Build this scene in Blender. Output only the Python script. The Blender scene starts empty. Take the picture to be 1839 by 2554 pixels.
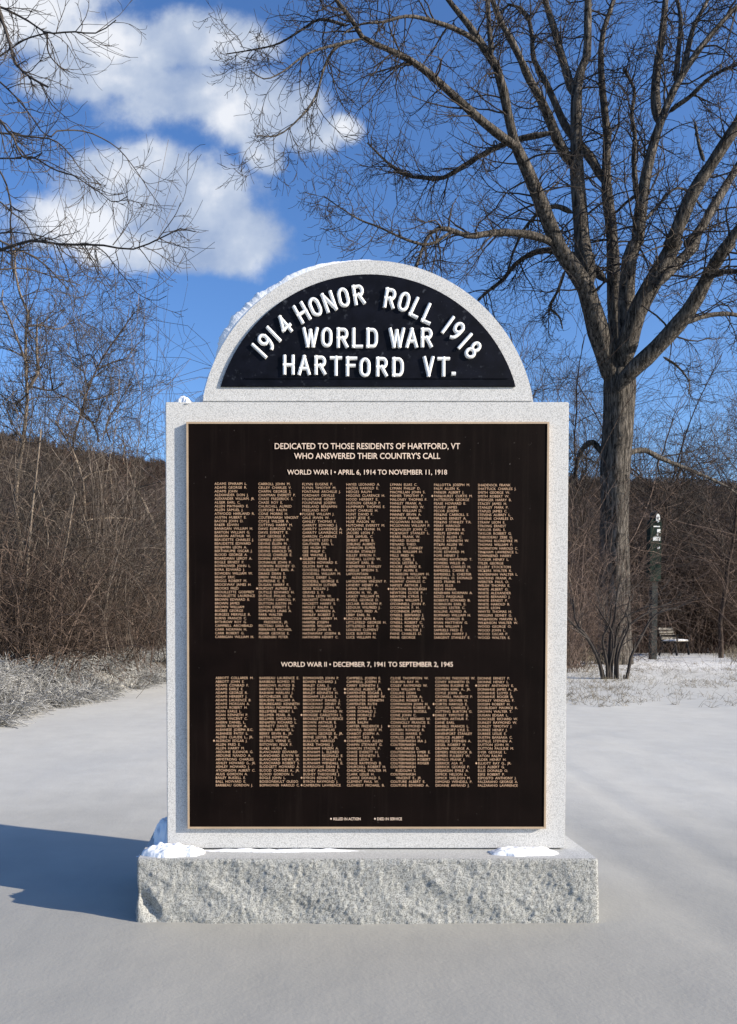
import bpy, bmesh, math, random
import numpy as np
from mathutils import Vector, Matrix

# ---------------------------------------------------------------- camera, light, exposure
S = bpy.context.scene
R = math.radians
SUN_EL, SUN_AZ = 22.0, 22.0          # height of the sun; angle in front of the stone face, from the right
EYE, FOC, PITCH = 0.954, 2000.0, 1.5 # eye height (m), focal length and picture in photograph pixels
PX0, PY0 = 714.0, 1623.0             # principal point in the photograph

cam_d = bpy.data.cameras.new('camera')
cam = bpy.data.objects.new('camera', cam_d)
S.collection.objects.link(cam)
S.camera = cam
cam.location = (0, 0, EYE)
cam.rotation_euler = (R(90 - PITCH), 0, 0)
cam_d.sensor_fit = 'VERTICAL'
cam_d.sensor_height = 36.0
cam_d.lens = 36.0 * FOC / 2554.0
cam_d.shift_x = (919.5 - PX0) / 2554.0
cam_d.shift_y = (PY0 - 1277.0) / 2554.0
cam_d.clip_start = 0.05
cam_d.clip_end = 3000.0

W = bpy.data.worlds.new('World')
S.world = W
W.use_nodes = True
S.view_settings.view_transform = 'Standard'
S.view_settings.look = 'None'
S.view_settings.gamma = 1.0
S.view_settings.use_curve_mapping = False
S.view_settings.exposure = 0.95
S.cycles.max_bounces = 6

sun_d = bpy.data.lights.new('sun', 'SUN')
sun_d.energy = 4.0
sun_d.angle = R(0.5)
sun_d.color = (1.0, 0.91, 0.78)
sun = bpy.data.objects.new('sun', sun_d)
S.collection.objects.link(sun)
TO_SUN = Vector((math.cos(R(SUN_EL)) * math.cos(R(SUN_AZ)), -math.cos(R(SUN_EL)) * math.sin(R(SUN_AZ)), math.sin(R(SUN_EL))))
sun.rotation_euler = TO_SUN.to_track_quat('Z', 'Y').to_euler()
sun.location = TO_SUN * 50


class NT:
    """small wrapper for building node trees"""
    def __init__(self, tree):
        self.t = tree
    def n(self, typ, **kw):
        nd = self.t.nodes.new(typ)
        for k, v in kw.items():
            if k.startswith('i_'):
                nd.inputs[k[2:].replace('_', ' ')].default_value = v
            else:
                setattr(nd, k, v)
        return nd
    def l(self, a, b):
        self.t.links.new(a, b)
    def m(self, op, a, b=None, c=None, clamp=False):
        nd = self.t.nodes.new('ShaderNodeMath')
        nd.operation = op
        nd.use_clamp = clamp
        for i, v in enumerate((a, b, c)):
            if v is None:
                continue
            if isinstance(v, (int, float)):
                nd.inputs[i].default_value = v
            else:
                self.l(v, nd.inputs[i])
        return nd.outputs[0]
    def ramp(self, fac, stops, interp='LINEAR'):
        nd = self.t.nodes.new('ShaderNodeValToRGB')
        nd.color_ramp.interpolation = interp
        el = nd.color_ramp.elements
        while len(el) < len(stops):
            el.new(0.5)
        for e, (p, c) in zip(el, stops):
            e.position = p
            e.color = (*c, 1.0) if len(c) == 3 else c
        self.l(fac, nd.inputs[0])
        return nd.outputs[0]
    def mix(self, fac, a, b, blend='MIX'):
        nd = self.t.nodes.new('ShaderNodeMix')
        nd.data_type = 'RGBA'
        nd.blend_type = blend
        for i, v in ((0, fac), (6, a), (7, b)):
            if isinstance(v, (int, float)):
                nd.inputs[i].default_value = v
            elif isinstance(v, tuple):
                nd.inputs[i].default_value = (*v, 1.0)
            else:
                self.l(v, nd.inputs[i])
        return nd.outputs[2]


def build_world():
    t = NT(W.node_tree)
    W.node_tree.nodes.clear()
    out = t.n('ShaderNodeOutputWorld')
    bg = t.n('ShaderNodeBackground')
    bg.inputs[1].default_value = 0.10
    sky = t.n('ShaderNodeTexSky')
    sky.sky_type = 'NISHITA'
    sky.sun_disc = False
    sky.sun_elevation = R(SUN_EL)
    sky.sun_rotation = R(90 + SUN_AZ)
    sky.altitude = 200
    sky.air_density = 1.0
    sky.dust_density = 0.6
    sky.ozone_density = 4.0
    hs = t.n('ShaderNodeHueSaturation')
    hs.inputs['Hue'].default_value = 0.508
    hs.inputs['Saturation'].default_value = 1.13
    hs.inputs['Value'].default_value = 1.12
    t.l(sky.outputs[0], hs.inputs['Color'])
    tc = t.n('ShaderNodeTexCoord')
    sp = t.n('ShaderNodeSeparateXYZ')
    t.l(tc.outputs['Generated'], sp.inputs[0])
    yy = t.m('MAXIMUM', sp.outputs[1], 0.02)
    u = t.m('DIVIDE', sp.outputs[0], yy)
    v = t.m('DIVIDE', sp.outputs[2], yy)
    cv = t.n('ShaderNodeCombineXYZ')
    t.l(u, cv.inputs[0]); t.l(v, cv.inputs[1])
    nz = t.n('ShaderNodeTexNoise', i_Scale=11.0, i_Detail=9.0, i_Roughness=0.6)
    t.l(cv.outputs[0], nz.inputs['Vector'])
    nw = t.n('ShaderNodeTexNoise', i_Scale=4.0, i_Detail=3.0, i_Roughness=0.5)
    t.l(cv.outputs[0], nw.inputs['Vector'])
    sw = t.n('ShaderNodeSeparateColor')
    t.l(nw.outputs['Color'], sw.inputs[0])
    u2 = t.m('ADD', u, t.m('MULTIPLY', t.m('SUBTRACT', sw.outputs[0], 0.5), 0.07))
    v2 = t.m('ADD', v, t.m('MULTIPLY', t.m('SUBTRACT', sw.outputs[1], 0.5), 0.07))
    # clouds: (x, y, half width, half height) measured on the photograph, held in the sky as directions
    blobs = [(40, 40, 290, 160), (310, 125, 230, 100), (545, 115, 150, 95), (255, 205, 220, 65),
             (500, 262, 235, 90), (650, 310, 200, 100), (765, 365, 85, 50), (650, 425, 60, 45), (850, 335, 50, 38),
             (350, 465, 205, 90), (470, 545, 215, 115), (605, 610, 140, 85), (210, 550, 250, 90), (430, 630, 290, 65)]
    F = None
    for (bx, by, rx, ry) in blobs:
        bu, bv = (bx - PX0) / FOC, (1571 - by) / FOC
        a = t.m('DIVIDE', t.m('SUBTRACT', u2, bu), rx / FOC)
        b = t.m('DIVIDE', t.m('SUBTRACT', v2, bv), ry / FOC)
        d = t.m('SQRT', t.m('ADD', t.m('MULTIPLY', a, a), t.m('MULTIPLY', b, b)))
        f = t.m('SUBTRACT', 1.0, d)
        F = f if F is None else t.m('SMOOTH_MAX', F, f, 0.25)
    F = t.m('ADD', F, t.m('MULTIPLY', t.m('SUBTRACT', nz.outputs['Fac'], 0.5), 1.5))
    mr = t.n('ShaderNodeMapRange', interpolation_type='SMOOTHSTEP')
    mr.inputs['From Min'].default_value = -0.16
    mr.inputs['From Max'].default_value = 0.36
    t.l(F, mr.inputs['Value'])
    alpha = t.m('MULTIPLY', mr.outputs[0], 0.90)
    alpha = t.m('MULTIPLY', alpha, t.m('GREATER_THAN', sp.outputs[1], 0.05))
    n2 = t.n('ShaderNodeTexNoise', i_Scale=8.0, i_Detail=6.0)
    mp = t.n('ShaderNodeMapping')
    mp.inputs['Location'].default_value = (0.3, 0.05, 2.0)
    t.l(cv.outputs[0], mp.inputs['Vector']); t.l(mp.outputs[0], n2.inputs['Vector'])
    dens = t.m('MULTIPLY', t.m('SUBTRACT', F, 0.45), 0.16)
    col = t.ramp(t.m('ADD', n2.outputs['Fac'], dens), [(0.36, (1.9, 2.4, 3.4)), (0.5, (3.0, 3.4, 4.1)), (0.62, (4.9, 5.0, 5.2))])
    mx = t.mix(alpha, hs.outputs[0], col)
    t.l(mx, bg.inputs[0])
    t.l(bg.outputs[0], out.inputs[0])

build_world()

# ---------------------------------------------------------------- helpers
rng = np.random.default_rng(11)
CP, SP_ = math.cos(R(PITCH)), math.sin(R(PITCH))

def P(px, py, Y):
    """world point at depth Y seen at photograph pixel (px, py)"""
    a, b = (px - PX0) / FOC, (PY0 - py) / FOC
    d = (a, CP + b * SP_, -SP_ + b * CP)
    k = Y / d[1]
    return np.array((a * k, Y, EYE + d[2] * k))

_perm = np.random.default_rng(5).random((64, 64, 64)).astype(np.float32)
def vnoise(p):
    p = np.asarray(p, float)
    i = np.floor(p).astype(int)
    f = p - i
    f = f * f * (3 - 2 * f)
    i0, i1 = i % 64, (i + 1) % 64
    g = lambda a, b, c: _perm[a, b, c]
    x0, y0, z0, x1, y1, z1 = i0[..., 0], i0[..., 1], i0[..., 2], i1[..., 0], i1[..., 1], i1[..., 2]
    fx, fy, fz = f[..., 0], f[..., 1], f[..., 2]
    c00 = g(x0, y0, z0) * (1 - fx) + g(x1, y0, z0) * fx
    c10 = g(x0, y1, z0) * (1 - fx) + g(x1, y1, z0) * fx
    c01 = g(x0, y0, z1) * (1 - fx) + g(x1, y0, z1) * fx
    c11 = g(x0, y1, z1) * (1 - fx) + g(x1, y1, z1) * fx
    return ((c00 * (1 - fy) + c10 * fy) * (1 - fz) + (c01 * (1 - fy) + c11 * fy) * fz) * 2 - 1
def fbm(p, octaves=4):
    p = np.asarray(p, float)
    s, a = 0.0, 1.0
    for k in range(octaves):
        s = s + a * vnoise(p + 17.3 * k)
        p = p * 2.03
        a *= 0.5
    return s

def np_mesh(name, V, F, tone=None, smooth=True):
    """mesh from an (n,3) array and an (m,4) array of quads (or list of faces)"""
    me = bpy.data.meshes.new(name)
    if isinstance(F, np.ndarray):
        k = F.shape[1]
        me.vertices.add(len(V)); me.vertices.foreach_set('co', np.asarray(V, np.float32).ravel())
        me.loops.add(F.size); me.loops.foreach_set('vertex_index', F.astype(np.int32).ravel())
        me.polygons.add(len(F))
        me.polygons.foreach_set('loop_start', np.arange(0, F.size, k, dtype=np.int32))
        me.polygons.foreach_set('loop_total', np.full(len(F), k, np.int32))
    else:
        me.from_pydata([tuple(v) for v in V], [], F)
    if smooth:
        me.polygons.foreach_set('use_smooth', np.ones(len(me.polygons), bool))
    if tone is not None:
        at = me.attributes.new('tone', 'FLOAT', 'POINT')
        at.data.foreach_set('value', np.asarray(tone, np.float32))
    me.update(calc_edges=True)
    return me

def link(name, me, mat, parent=None, loc=None):
    o = bpy.data.objects.new(name, me)
    S.collection.objects.link(o)
    if mat is not None and me is not None and not me.materials:
        me.materials.append(mat)
    if parent is not None:
        o.parent = parent
    if loc is not None:
        o.location = loc
    return o

def tag(o, label=None, cat=None, group=None, kind=None):
    if label: o['label'] = label
    if cat: o['category'] = cat
    if group: o['group'] = group
    if kind: o['kind'] = kind
    return o

def thing(name, label, cat, loc=(0, 0, 0), group=None):
    o = bpy.data.objects.new(name, None)
    S.collection.objects.link(o)
    o.location = loc
    o.empty_display_size = 0.2
    return tag(o, label, cat, group)

def bm_obj(name, bm, mat, parent=None, smooth=False, bevel=0.0, loc=None):
    if bevel:
        bmesh.ops.bevel(bm, geom=bm.edges[:], offset=bevel, segments=2, affect='EDGES', clamp_overlap=True)
    me = bpy.data.meshes.new(name)
    bmesh.ops.recalc_face_normals(bm, faces=bm.faces)
    bm.to_mesh(me); bm.free()
    if smooth:
        me.polygons.foreach_set('use_smooth', np.ones(len(me.polygons), bool))
    return link(name, me, mat, parent, loc)

def add_box(bm, lo, hi, M=None):
    c = [(a + b) / 2 for a, b in zip(lo, hi)]
    s = [abs(b - a) for a, b in zip(lo, hi)]
    mt = Matrix.Translation(c) @ Matrix.Diagonal((*s, 1))
    if M is not None: mt = M @ mt
    return bmesh.ops.create_cube(bm, size=1, matrix=mt)

def ground_z(x, y):
    x = np.asarray(x, float); y = np.asarray(y, float)
    q = np.stack([x * 0.35, y * 0.35, np.zeros_like(x)], -1)
    z = 0.035 * fbm(q, 3) * np.clip((np.hypot(x - 0.27, y - 2.8) - 0.9) / 3, 0, 1)
    z = z + 0.003 * fbm(q * 5, 2)
    # bank on the left, edge running away from us
    edge = -3.10 + (y - 8.7) * 0.139 + 0.25 * vnoise(np.stack([y * 0.7, y * 0, y * 0], -1))
    b = np.clip((edge - x) / 0.55, 0, 1)
    z = z + 0.30 * b * b * (3 - 2 * b) * np.clip((y - 1) / 3, 0, 1)
    far = np.clip((y - 45) / 32, 0, 1)
    z = z + 3.6 * far * far * (3 - 2 * far)
    # old wheel ruts running away on the right, filled in with snow
    for xr, a, w, dv in ((1.38, .006, .10, .02), (1.80, .007, .07, .07), (2.08, .004, .14, .10), (2.75, .006, .10, .05)):
        xx = x - xr - dv * (y - 3) - 0.07 * vnoise(np.stack([y * .5, y * 0 + xr * 9, y * 0], -1))
        z = z - a * np.exp(-(xx / w) ** 2) * np.clip((y - 1.5) / 1.0, 0, 1) * np.clip((9 - y) / 5, 0, 1)
    return z

# ---------------------------------------------------------------- materials
def new_mat(name):
    m = bpy.data.materials.new(name)
    m.use_nodes = True
    t = NT(m.node_tree)
    b = m.node_tree.nodes['Principled BSDF']
    return m, t, b

def plain(name, col, rough=0.6, spec=0.3, vary=0.15, scale=30.0):
    m, t, b = new_mat(name)
    tc = t.n('ShaderNodeTexCoord')
    nz = t.n('ShaderNodeTexNoise', i_Scale=scale, i_Detail=4.0)
    t.l(tc.outputs['Object'], nz.inputs['Vector'])
    lo = tuple(c * (1 - vary) for c in col); hi = tuple(min(1, c * (1 + vary)) for c in col)
    t.l(t.ramp(nz.outputs['Fac'], [(0.3, lo), (0.7, hi)]), b.inputs['Base Color'])
    b.inputs['Roughness'].default_value = rough
    b.inputs['Specular IOR Level'].default_value = spec
    return m

def granite(name, light, mid, dark, bump=0.1, scale=1.0):
    m, t, b = new_mat(name)
    tc = t.n('ShaderNodeTexCoord')
    n1 = t.n('ShaderNodeTexNoise', i_Scale=260.0 * scale, i_Detail=3.0, i_Roughness=0.7)
    v1 = t.n('ShaderNodeTexVoronoi', i_Scale=210.0 * scale)
    n2 = t.n('ShaderNodeTexNoise', i_Scale=6.0, i_Detail=4.0)
    for nd in (n1, v1, n2):
        t.l(tc.outputs['Object'], nd.inputs['Vector'])
    c = t.ramp(n1.outputs['Fac'], [(0.34, dark), (0.46, mid), (0.60, light)])
    sc = t.n('ShaderNodeSeparateColor'); t.l(v1.outputs['Color'], sc.inputs[0])
    c = t.mix(t.m('MULTIPLY', t.m('GREATER_THAN', sc.outputs[0], 0.80), 0.38), c, dark)
    c = t.mix(0.12, c, t.ramp(n2.outputs['Fac'], [(0.35, mid), (0.65, light)]))
    mp = t.n('ShaderNodeMapping'); mp.inputs['Scale'].default_value = (9, 9, .7)        # faint rain streaks
    n3 = t.n('ShaderNodeTexNoise', i_Scale=2.0, i_Detail=5.0)
    t.l(tc.outputs['Object'], mp.inputs['Vector']); t.l(mp.outputs[0], n3.inputs['Vector'])
    c = t.mix(t.ramp(n3.outputs['Fac'], [(.5, (0, 0, 0)), (.75, (.22, .22, .22))]), c, mid)
    t.l(c, b.inputs['Base Color'])
    b.inputs['Roughness'].default_value = 0.75
    b.inputs['Specular IOR Level'].default_value = 0.25
    bp = t.n('ShaderNodeBump'); bp.inputs['Strength'].default_value = bump; bp.inputs['Distance'].default_value = 0.003
    t.l(n1.outputs['Fac'], bp.inputs['Height']); t.l(bp.outputs[0], b.inputs['Normal'])
    return m

def bark(name, dark, light, scale=1.0, bump=0.8, stretch=0.12, dist=0.05, tone=0.8):
    m, t, b = new_mat(name)
    tc = t.n('ShaderNodeTexCoord')
    mp = t.n('ShaderNodeMapping'); mp.inputs['Scale'].default_value = (1, 1, stretch)
    t.l(tc.outputs['Object'], mp.inputs['Vector'])
    n1 = t.n('ShaderNodeTexNoise', i_Scale=14.0 * scale, i_Detail=5.0, i_Roughness=0.65)
    t.l(mp.outputs[0], n1.inputs['Vector'])
    at = t.n('ShaderNodeAttribute', attribute_name='tone')
    if bump:                                  # ridges between furrows
        v1 = t.n('ShaderNodeTexVoronoi', feature='DISTANCE_TO_EDGE', i_Scale=13.0 * scale)
        wv = t.n('ShaderNodeVectorMath', operation='MULTIPLY_ADD')
        t.l(n1.outputs['Color'], wv.inputs[0]); wv.inputs[1].default_value = (.22, .22, .22); t.l(mp.outputs[0], wv.inputs[2])
        t.l(wv.outputs[0], v1.inputs['Vector'])
        fac = t.m('ADD', t.m('MULTIPLY', t.m('MINIMUM', v1.outputs['Distance'], 0.3), 1.5), t.m('MULTIPLY', t.m('SUBTRACT', n1.outputs['Fac'], 0.42), 1.5))
        c = t.ramp(fac, [(0.02, dark), (0.26, tuple(0.5 * a + 0.5 * b_ for a, b_ in zip(dark, light))), (0.55, light)])
    else:
        fac = n1.outputs['Fac']
        c = t.ramp(fac, [(0.34, dark), (0.62, light)])
    tt = t.m('MULTIPLY', at.outputs['Fac'], at.outputs['Fac'])
    k = t.m('ADD', t.m('MULTIPLY', tt, tone * 1.9), 1.0 - tone * 0.5)
    cc = t.n('ShaderNodeCombineColor')
    for i in range(3): t.l(k, cc.inputs[i])
    t.l(t.mix(1.0, c, cc.outputs[0], 'MULTIPLY'), b.inputs['Base Color'])
    b.inputs['Roughness'].default_value = 0.85
    b.inputs['Specular IOR Level'].default_value = 0.15
    if bump:
        bp = t.n('ShaderNodeBump'); bp.inputs['Strength'].default_value = bump; bp.inputs['Distance'].default_value = dist
        t.l(fac, bp.inputs['Height']); t.l(bp.outputs[0], b.inputs['Normal'])
    return m

def snow_mat(name, col, rough=0.7, gmul=1.0, bump=0.3, dist=0.01):
    m, t, b = new_mat(name)
    tc = t.n('ShaderNodeTexCoord')
    n1 = t.n('ShaderNodeTexNoise', i_Scale=70.0, i_Detail=4.0, i_Roughness=0.6)
    n2 = t.n('ShaderNodeTexNoise', i_Scale=3.0, i_Detail=4.0)
    for nd in (n1, n2): t.l(tc.outputs['Object'], nd.inputs['Vector'])
    c = t.ramp(n2.outputs['Fac'], [(0.3, tuple(x * 0.93 for x in col)), (0.7, col)])
    t.l(c, b.inputs['Base Color'])
    b.inputs['Roughness'].default_value = rough
    b.inputs['Specular IOR Level'].default_value = 0.2
    bp = t.n('ShaderNodeBump'); bp.inputs['Strength'].default_value = bump; bp.inputs['Distance'].default_value = dist
    t.l(n1.outputs['Fac'], bp.inputs['Height']); t.l(bp.outputs[0], b.inputs['Normal'])
    return m

def ground_mat():
    """snow with painted light: dimmer near the stone, sunlit brightness further off, leaf litter showing under the thickets"""
    m, t, b = new_mat('ground snow')
    g = t.n('ShaderNodeNewGeometry')
    sp = t.n('ShaderNodeSeparateXYZ'); t.l(g.outputs['Position'], sp.inputs[0])
    n0 = t.n('ShaderNodeTexNoise', i_Scale=0.5, i_Detail=5.0)
    n1 = t.n('ShaderNodeTexNoise', i_Scale=4.0, i_Detail=6.0, i_Roughness=0.6)
    n2 = t.n('ShaderNodeTexNoise', i_Scale=90.0, i_Detail=3.0)
    mp = t.n('ShaderNodeMapping'); mp.inputs['Scale'].default_value = (1, 0.12, 1)
    t.l(g.outputs['Position'], mp.inputs['Vector'])
    n3 = t.n('ShaderNodeTexNoise', i_Scale=7.0, i_Detail=4.0)
    t.l(mp.outputs[0], n3.inputs['Vector'])
    for nd in (n0, n1, n2): t.l(g.outputs['Position'], nd.inputs['Vector'])
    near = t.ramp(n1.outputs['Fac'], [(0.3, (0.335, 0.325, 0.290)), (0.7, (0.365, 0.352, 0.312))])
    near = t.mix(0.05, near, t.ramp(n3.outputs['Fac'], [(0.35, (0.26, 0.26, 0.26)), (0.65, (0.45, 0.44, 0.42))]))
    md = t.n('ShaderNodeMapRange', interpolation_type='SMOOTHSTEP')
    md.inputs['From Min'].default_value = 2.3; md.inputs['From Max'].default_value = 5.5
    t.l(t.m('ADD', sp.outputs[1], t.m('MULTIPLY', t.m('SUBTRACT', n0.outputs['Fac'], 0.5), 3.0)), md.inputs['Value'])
    near = t.mix(md.outputs[0], near, t.ramp(n1.outputs['Fac'], [(0.3, (0.525, 0.505, 0.445)), (0.7, (0.58, 0.56, 0.495))]))  # light painted into the snow colour: dim foreground, brighter middle ground
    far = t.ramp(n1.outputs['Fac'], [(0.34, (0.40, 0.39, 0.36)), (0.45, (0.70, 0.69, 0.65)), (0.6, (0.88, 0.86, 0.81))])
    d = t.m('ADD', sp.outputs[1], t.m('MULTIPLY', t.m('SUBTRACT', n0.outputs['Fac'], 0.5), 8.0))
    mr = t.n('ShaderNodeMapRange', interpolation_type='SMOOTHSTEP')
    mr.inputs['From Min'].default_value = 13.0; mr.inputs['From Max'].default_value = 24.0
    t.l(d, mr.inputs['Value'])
    c = t.mix(mr.outputs[0], near, far)  # sunlit look of the far snow, put into its colour by distance
    ed = t.m('SUBTRACT', t.m('ADD', t.m('MULTIPLY', sp.outputs[1], 0.139), -4.25), sp.outputs[0])
    mk = t.n('ShaderNodeMapRange', interpolation_type='SMOOTHSTEP')
    mk.inputs['From Min'].default_value = -0.1; mk.inputs['From Max'].default_value = 0.5
    t.l(t.m('ADD', ed, t.m('MULTIPLY', t.m('SUBTRACT', n1.outputs['Fac'], 0.5), 2.0)), mk.inputs['Value'])
    c = t.mix(t.m('MULTIPLY', mk.outputs[0], t.m('LESS_THAN', sp.outputs[1], 34.0)), c, (0.075, 0.062, 0.05))
    t.l(c, b.inputs['Base Color'])
    b.inputs['Roughness'].default_value = 0.75
    b.inputs['Specular IOR Level'].default_value = 0.15
    h = t.m('ADD', t.m('MULTIPLY', n2.outputs['Fac'], 0.07), t.m('ADD', t.m('MULTIPLY', n1.outputs['Fac'], 0.40), t.m('MULTIPLY', n3.outputs['Fac'], 0.12)))
    bp = t.n('ShaderNodeBump'); bp.inputs['Strength'].default_value = 0.35; bp.inputs['Distance'].default_value = 0.03
    t.l(h, bp.inputs['Height']); t.l(bp.outputs[0], b.inputs['Normal'])
    return m

M_GRAN = granite('honed grey granite', (0.68, 0.67, 0.645), (0.52, 0.513, 0.495), (0.22, 0.218, 0.21), scale=1.25)
M_ROCK = granite('rock faced granite', (0.47, 0.47, 0.44), (0.30, 0.30, 0.28), (0.04, 0.04, 0.038), bump=1.0, scale=1.0)
M_MORTAR = plain('dark joint', (0.03, 0.028, 0.025))
M_BRONZE = plain('dark bronze field', (0.0055, 0.0032, 0.0026), 0.65, 0.04, 0.3, 8)
M_GOLD = plain('polished bronze lettering', (0.70, 0.45, 0.28), 0.5, 0.4, 0.12, 12)
M_HEADGOLD = plain('polished bronze heading', (0.74, 0.57, 0.44), 0.5, 0.4, 0.1, 12)
M_RIM = plain('polished bronze rim', (0.42, 0.31, 0.205), 0.45, 0.4, 0.12, 12)
M_BLACK = plain('black enamel', (0.004, 0.0045, 0.008), 0.5, 0.08, 0.4, 25)
M_WHITE = plain('white enamel', (0.86, 0.86, 0.84), 0.5, 0.3, 0.03, 25)
M_SNOW = snow_mat('clean snow', (0.88, 0.89, 0.90))
M_BARK = bark('furrowed bark', (0.009, 0.008, 0.007), (0.175, 0.153, 0.130), 1.0, 1.0, 0.15, 0.08, 0.15)
M_TWIG = bark('twig bark', (0.022, 0.018, 0.016), (0.060, 0.050, 0.043), 1.0, 0, tone=0.5)
M_PALE = bark('pale sapling bark', (0.09, 0.072, 0.056), (0.26, 0.21, 0.165), 3.0, 0)
M_BROWN = bark('brown thicket bark', (0.014, 0.010, 0.008), (0.085, 0.060, 0.047), 2.0, 0, tone=1.1)
M_RED = bark('reddish brown bark', (0.017, 0.010, 0.008), (0.075, 0.042, 0.033), 2.0, 0, tone=1.0)
M_GREYTW = bark('grey twig bark', (0.030, 0.025, 0.022), (0.085, 0.072, 0.062), 1.0, 0)
M_BRUSH = bark('reddish tan brush bark', (0.016, 0.011, 0.009), (0.125, 0.090, 0.070), 1.0, 0, tone=1.4)
M_TAN = bark('tan brush bark', (0.018, 0.014, 0.012), (0.120, 0.098, 0.080), 1.0, 0, tone=1.3)
def weathered(m, vec_scale, nscale, lo, hi, col, amount):
    t = NT(m.node_tree); b = m.node_tree.nodes['Principled BSDF']
    old = b.inputs['Base Color'].links[0].from_socket
    tc = t.n('ShaderNodeTexCoord'); mp = t.n('ShaderNodeMapping'); mp.inputs['Scale'].default_value = vec_scale
    nz = t.n('ShaderNodeTexNoise', i_Scale=nscale, i_Detail=6.0, i_Roughness=0.7)
    t.l(tc.outputs['Object'], mp.inputs['Vector']); t.l(mp.outputs[0], nz.inputs['Vector'])
    f = t.ramp(nz.outputs['Fac'], [(lo, (0, 0, 0)), (hi, (amount,) * 3)])
    t.l(t.mix(f, old, col), b.inputs['Base Color'])
weathered(M_BRONZE, (30, 30, 1.2), 1.5, .52, .75, (.035, .026, .02), .18)
weathered(M_BRONZE, (1, 1, 1), 60, .68, .74, (.22, .19, .17), .6)
weathered(M_BLACK, (1, 1, 1), 45, .60, .74, (.10, .11, .13), .5)
weathered(M_WHITE, (1, 1, 1), 70, .60, .72, (.45, .43, .40), .6)
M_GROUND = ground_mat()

# ================================================================ SETTING: ground and hill
def build_ground():
    tx = np.linspace(-6.6, 6.6, 380); X = 0.27 + 0.9 * np.sinh(tx)
    ty = np.linspace(-4.2, 6.75, 420); Y = 3.6 + 0.75 * np.sinh(ty)
    gx, gy = np.meshgrid(X, Y)
    z = ground_z(gx, gy)
    V = np.stack([gx, gy, z], -1).reshape(-1, 3)
    nx = len(X)
    i = (np.arange(len(Y) - 1)[:, None] * nx + np.arange(nx - 1)[None]).ravel()
    F = np.stack([i, i + 1, i + nx + 1, i + nx], 1)
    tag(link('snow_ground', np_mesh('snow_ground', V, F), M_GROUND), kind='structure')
build_ground()

def hill_mat():
    m, t, b = new_mat('wooded hillside')
    g = t.n('ShaderNodeNewGeometry')
    n1 = t.n('ShaderNodeTexNoise', i_Scale=0.22, i_Detail=8.0, i_Roughness=0.75)
    n2 = t.n('ShaderNodeTexNoise', i_Scale=0.02, i_Detail=4.0)
    for nd in (n1, n2): t.l(g.outputs['Position'], nd.inputs['Vector'])
    c = t.ramp(n1.outputs['Fac'], [(0.36, (0.030, 0.023, 0.020)), (0.5, (0.075, 0.056, 0.047)), (0.66, (0.135, 0.105, 0.09))])
    c = t.mix(0.3, c, t.ramp(n2.outputs['Fac'], [(0.4, (0.04, 0.03, 0.026)), (0.6, (0.11, 0.08, 0.066))]))
    t.l(c, b.inputs['Base Color'])
    b.inputs['Roughness'].default_value = 1.0
    b.inputs['Specular IOR Level'].default_value = 0.0
    return m

def hill_h(x, y):
    """height of the wooded hill"""
    k = x / 300.0 * 300.0
    ridge = np.interp(x, [-700, -107, -50, 105, 170, 700], [88, 68.5, 60.0, 53, 50, 38])
    s = np.clip((y - 72) / (300 - 72), 0, 1)
    s = s * s * (3 - 2 * s) * 0.55 + s * 0.45
    q = np.stack([x * 0.02, y * 0.02, np.zeros_like(x)], -1)
    return 2.0 + (ridge - 2) * s + 3.0 * fbm(q, 4) * s * np.clip((330 - y) / 30, 0.15, 1)

def build_hill():
    X = np.linspace(-700, 700, 240); Y = np.concatenate([np.linspace(70, 310, 70), np.linspace(320, 900, 20)])
    gx, gy = np.meshgrid(X, Y)
    z = hill_h(gx, gy)
    V = np.stack([gx, gy, z], -1).reshape(-1, 3)
    nx = len(X)
    i = (np.arange(len(Y) - 1)[:, None] * nx + np.arange(nx - 1)[None]).ravel()
    F = np.stack([i, i + 1, i + nx + 1, i + nx], 1)
    tag(link('hill', np_mesh('hill', V, F), hill_mat()), kind='structure')
build_hill()

# ================================================================ THE STONE
YF = 2.70                                    # front face of the upright slab
XC = 0.5 * (P(415, 1560, YF)[0] + P(1415, 1560, YF)[0])
HW = 0.5 * (P(1415, 1560, YF)[0] - P(415, 1560, YF)[0])
ZT, ZB = P(900, 1002.5, YF)[2], P(900, 2116, YF)[2]     # top and bottom of the slab
YB0 = YF - 0.104                              # front of the base
ZBT = P(900, 2141, YB0)[2]                    # top of the base
BX0, BX1 = P(345, 2141, YB0)[0], P(1489, 2141, YB0)[0]
SLAB_D = 0.27
BASE_D = 0.50

mon = thing('war_memorial', 'grey granite war memorial with round crest and bronze plaque, standing on snow', 'monument', (XC, YF, 0))
O = np.array((XC, YF, 0.0))

def mesh_local(me):
    return me

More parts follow.
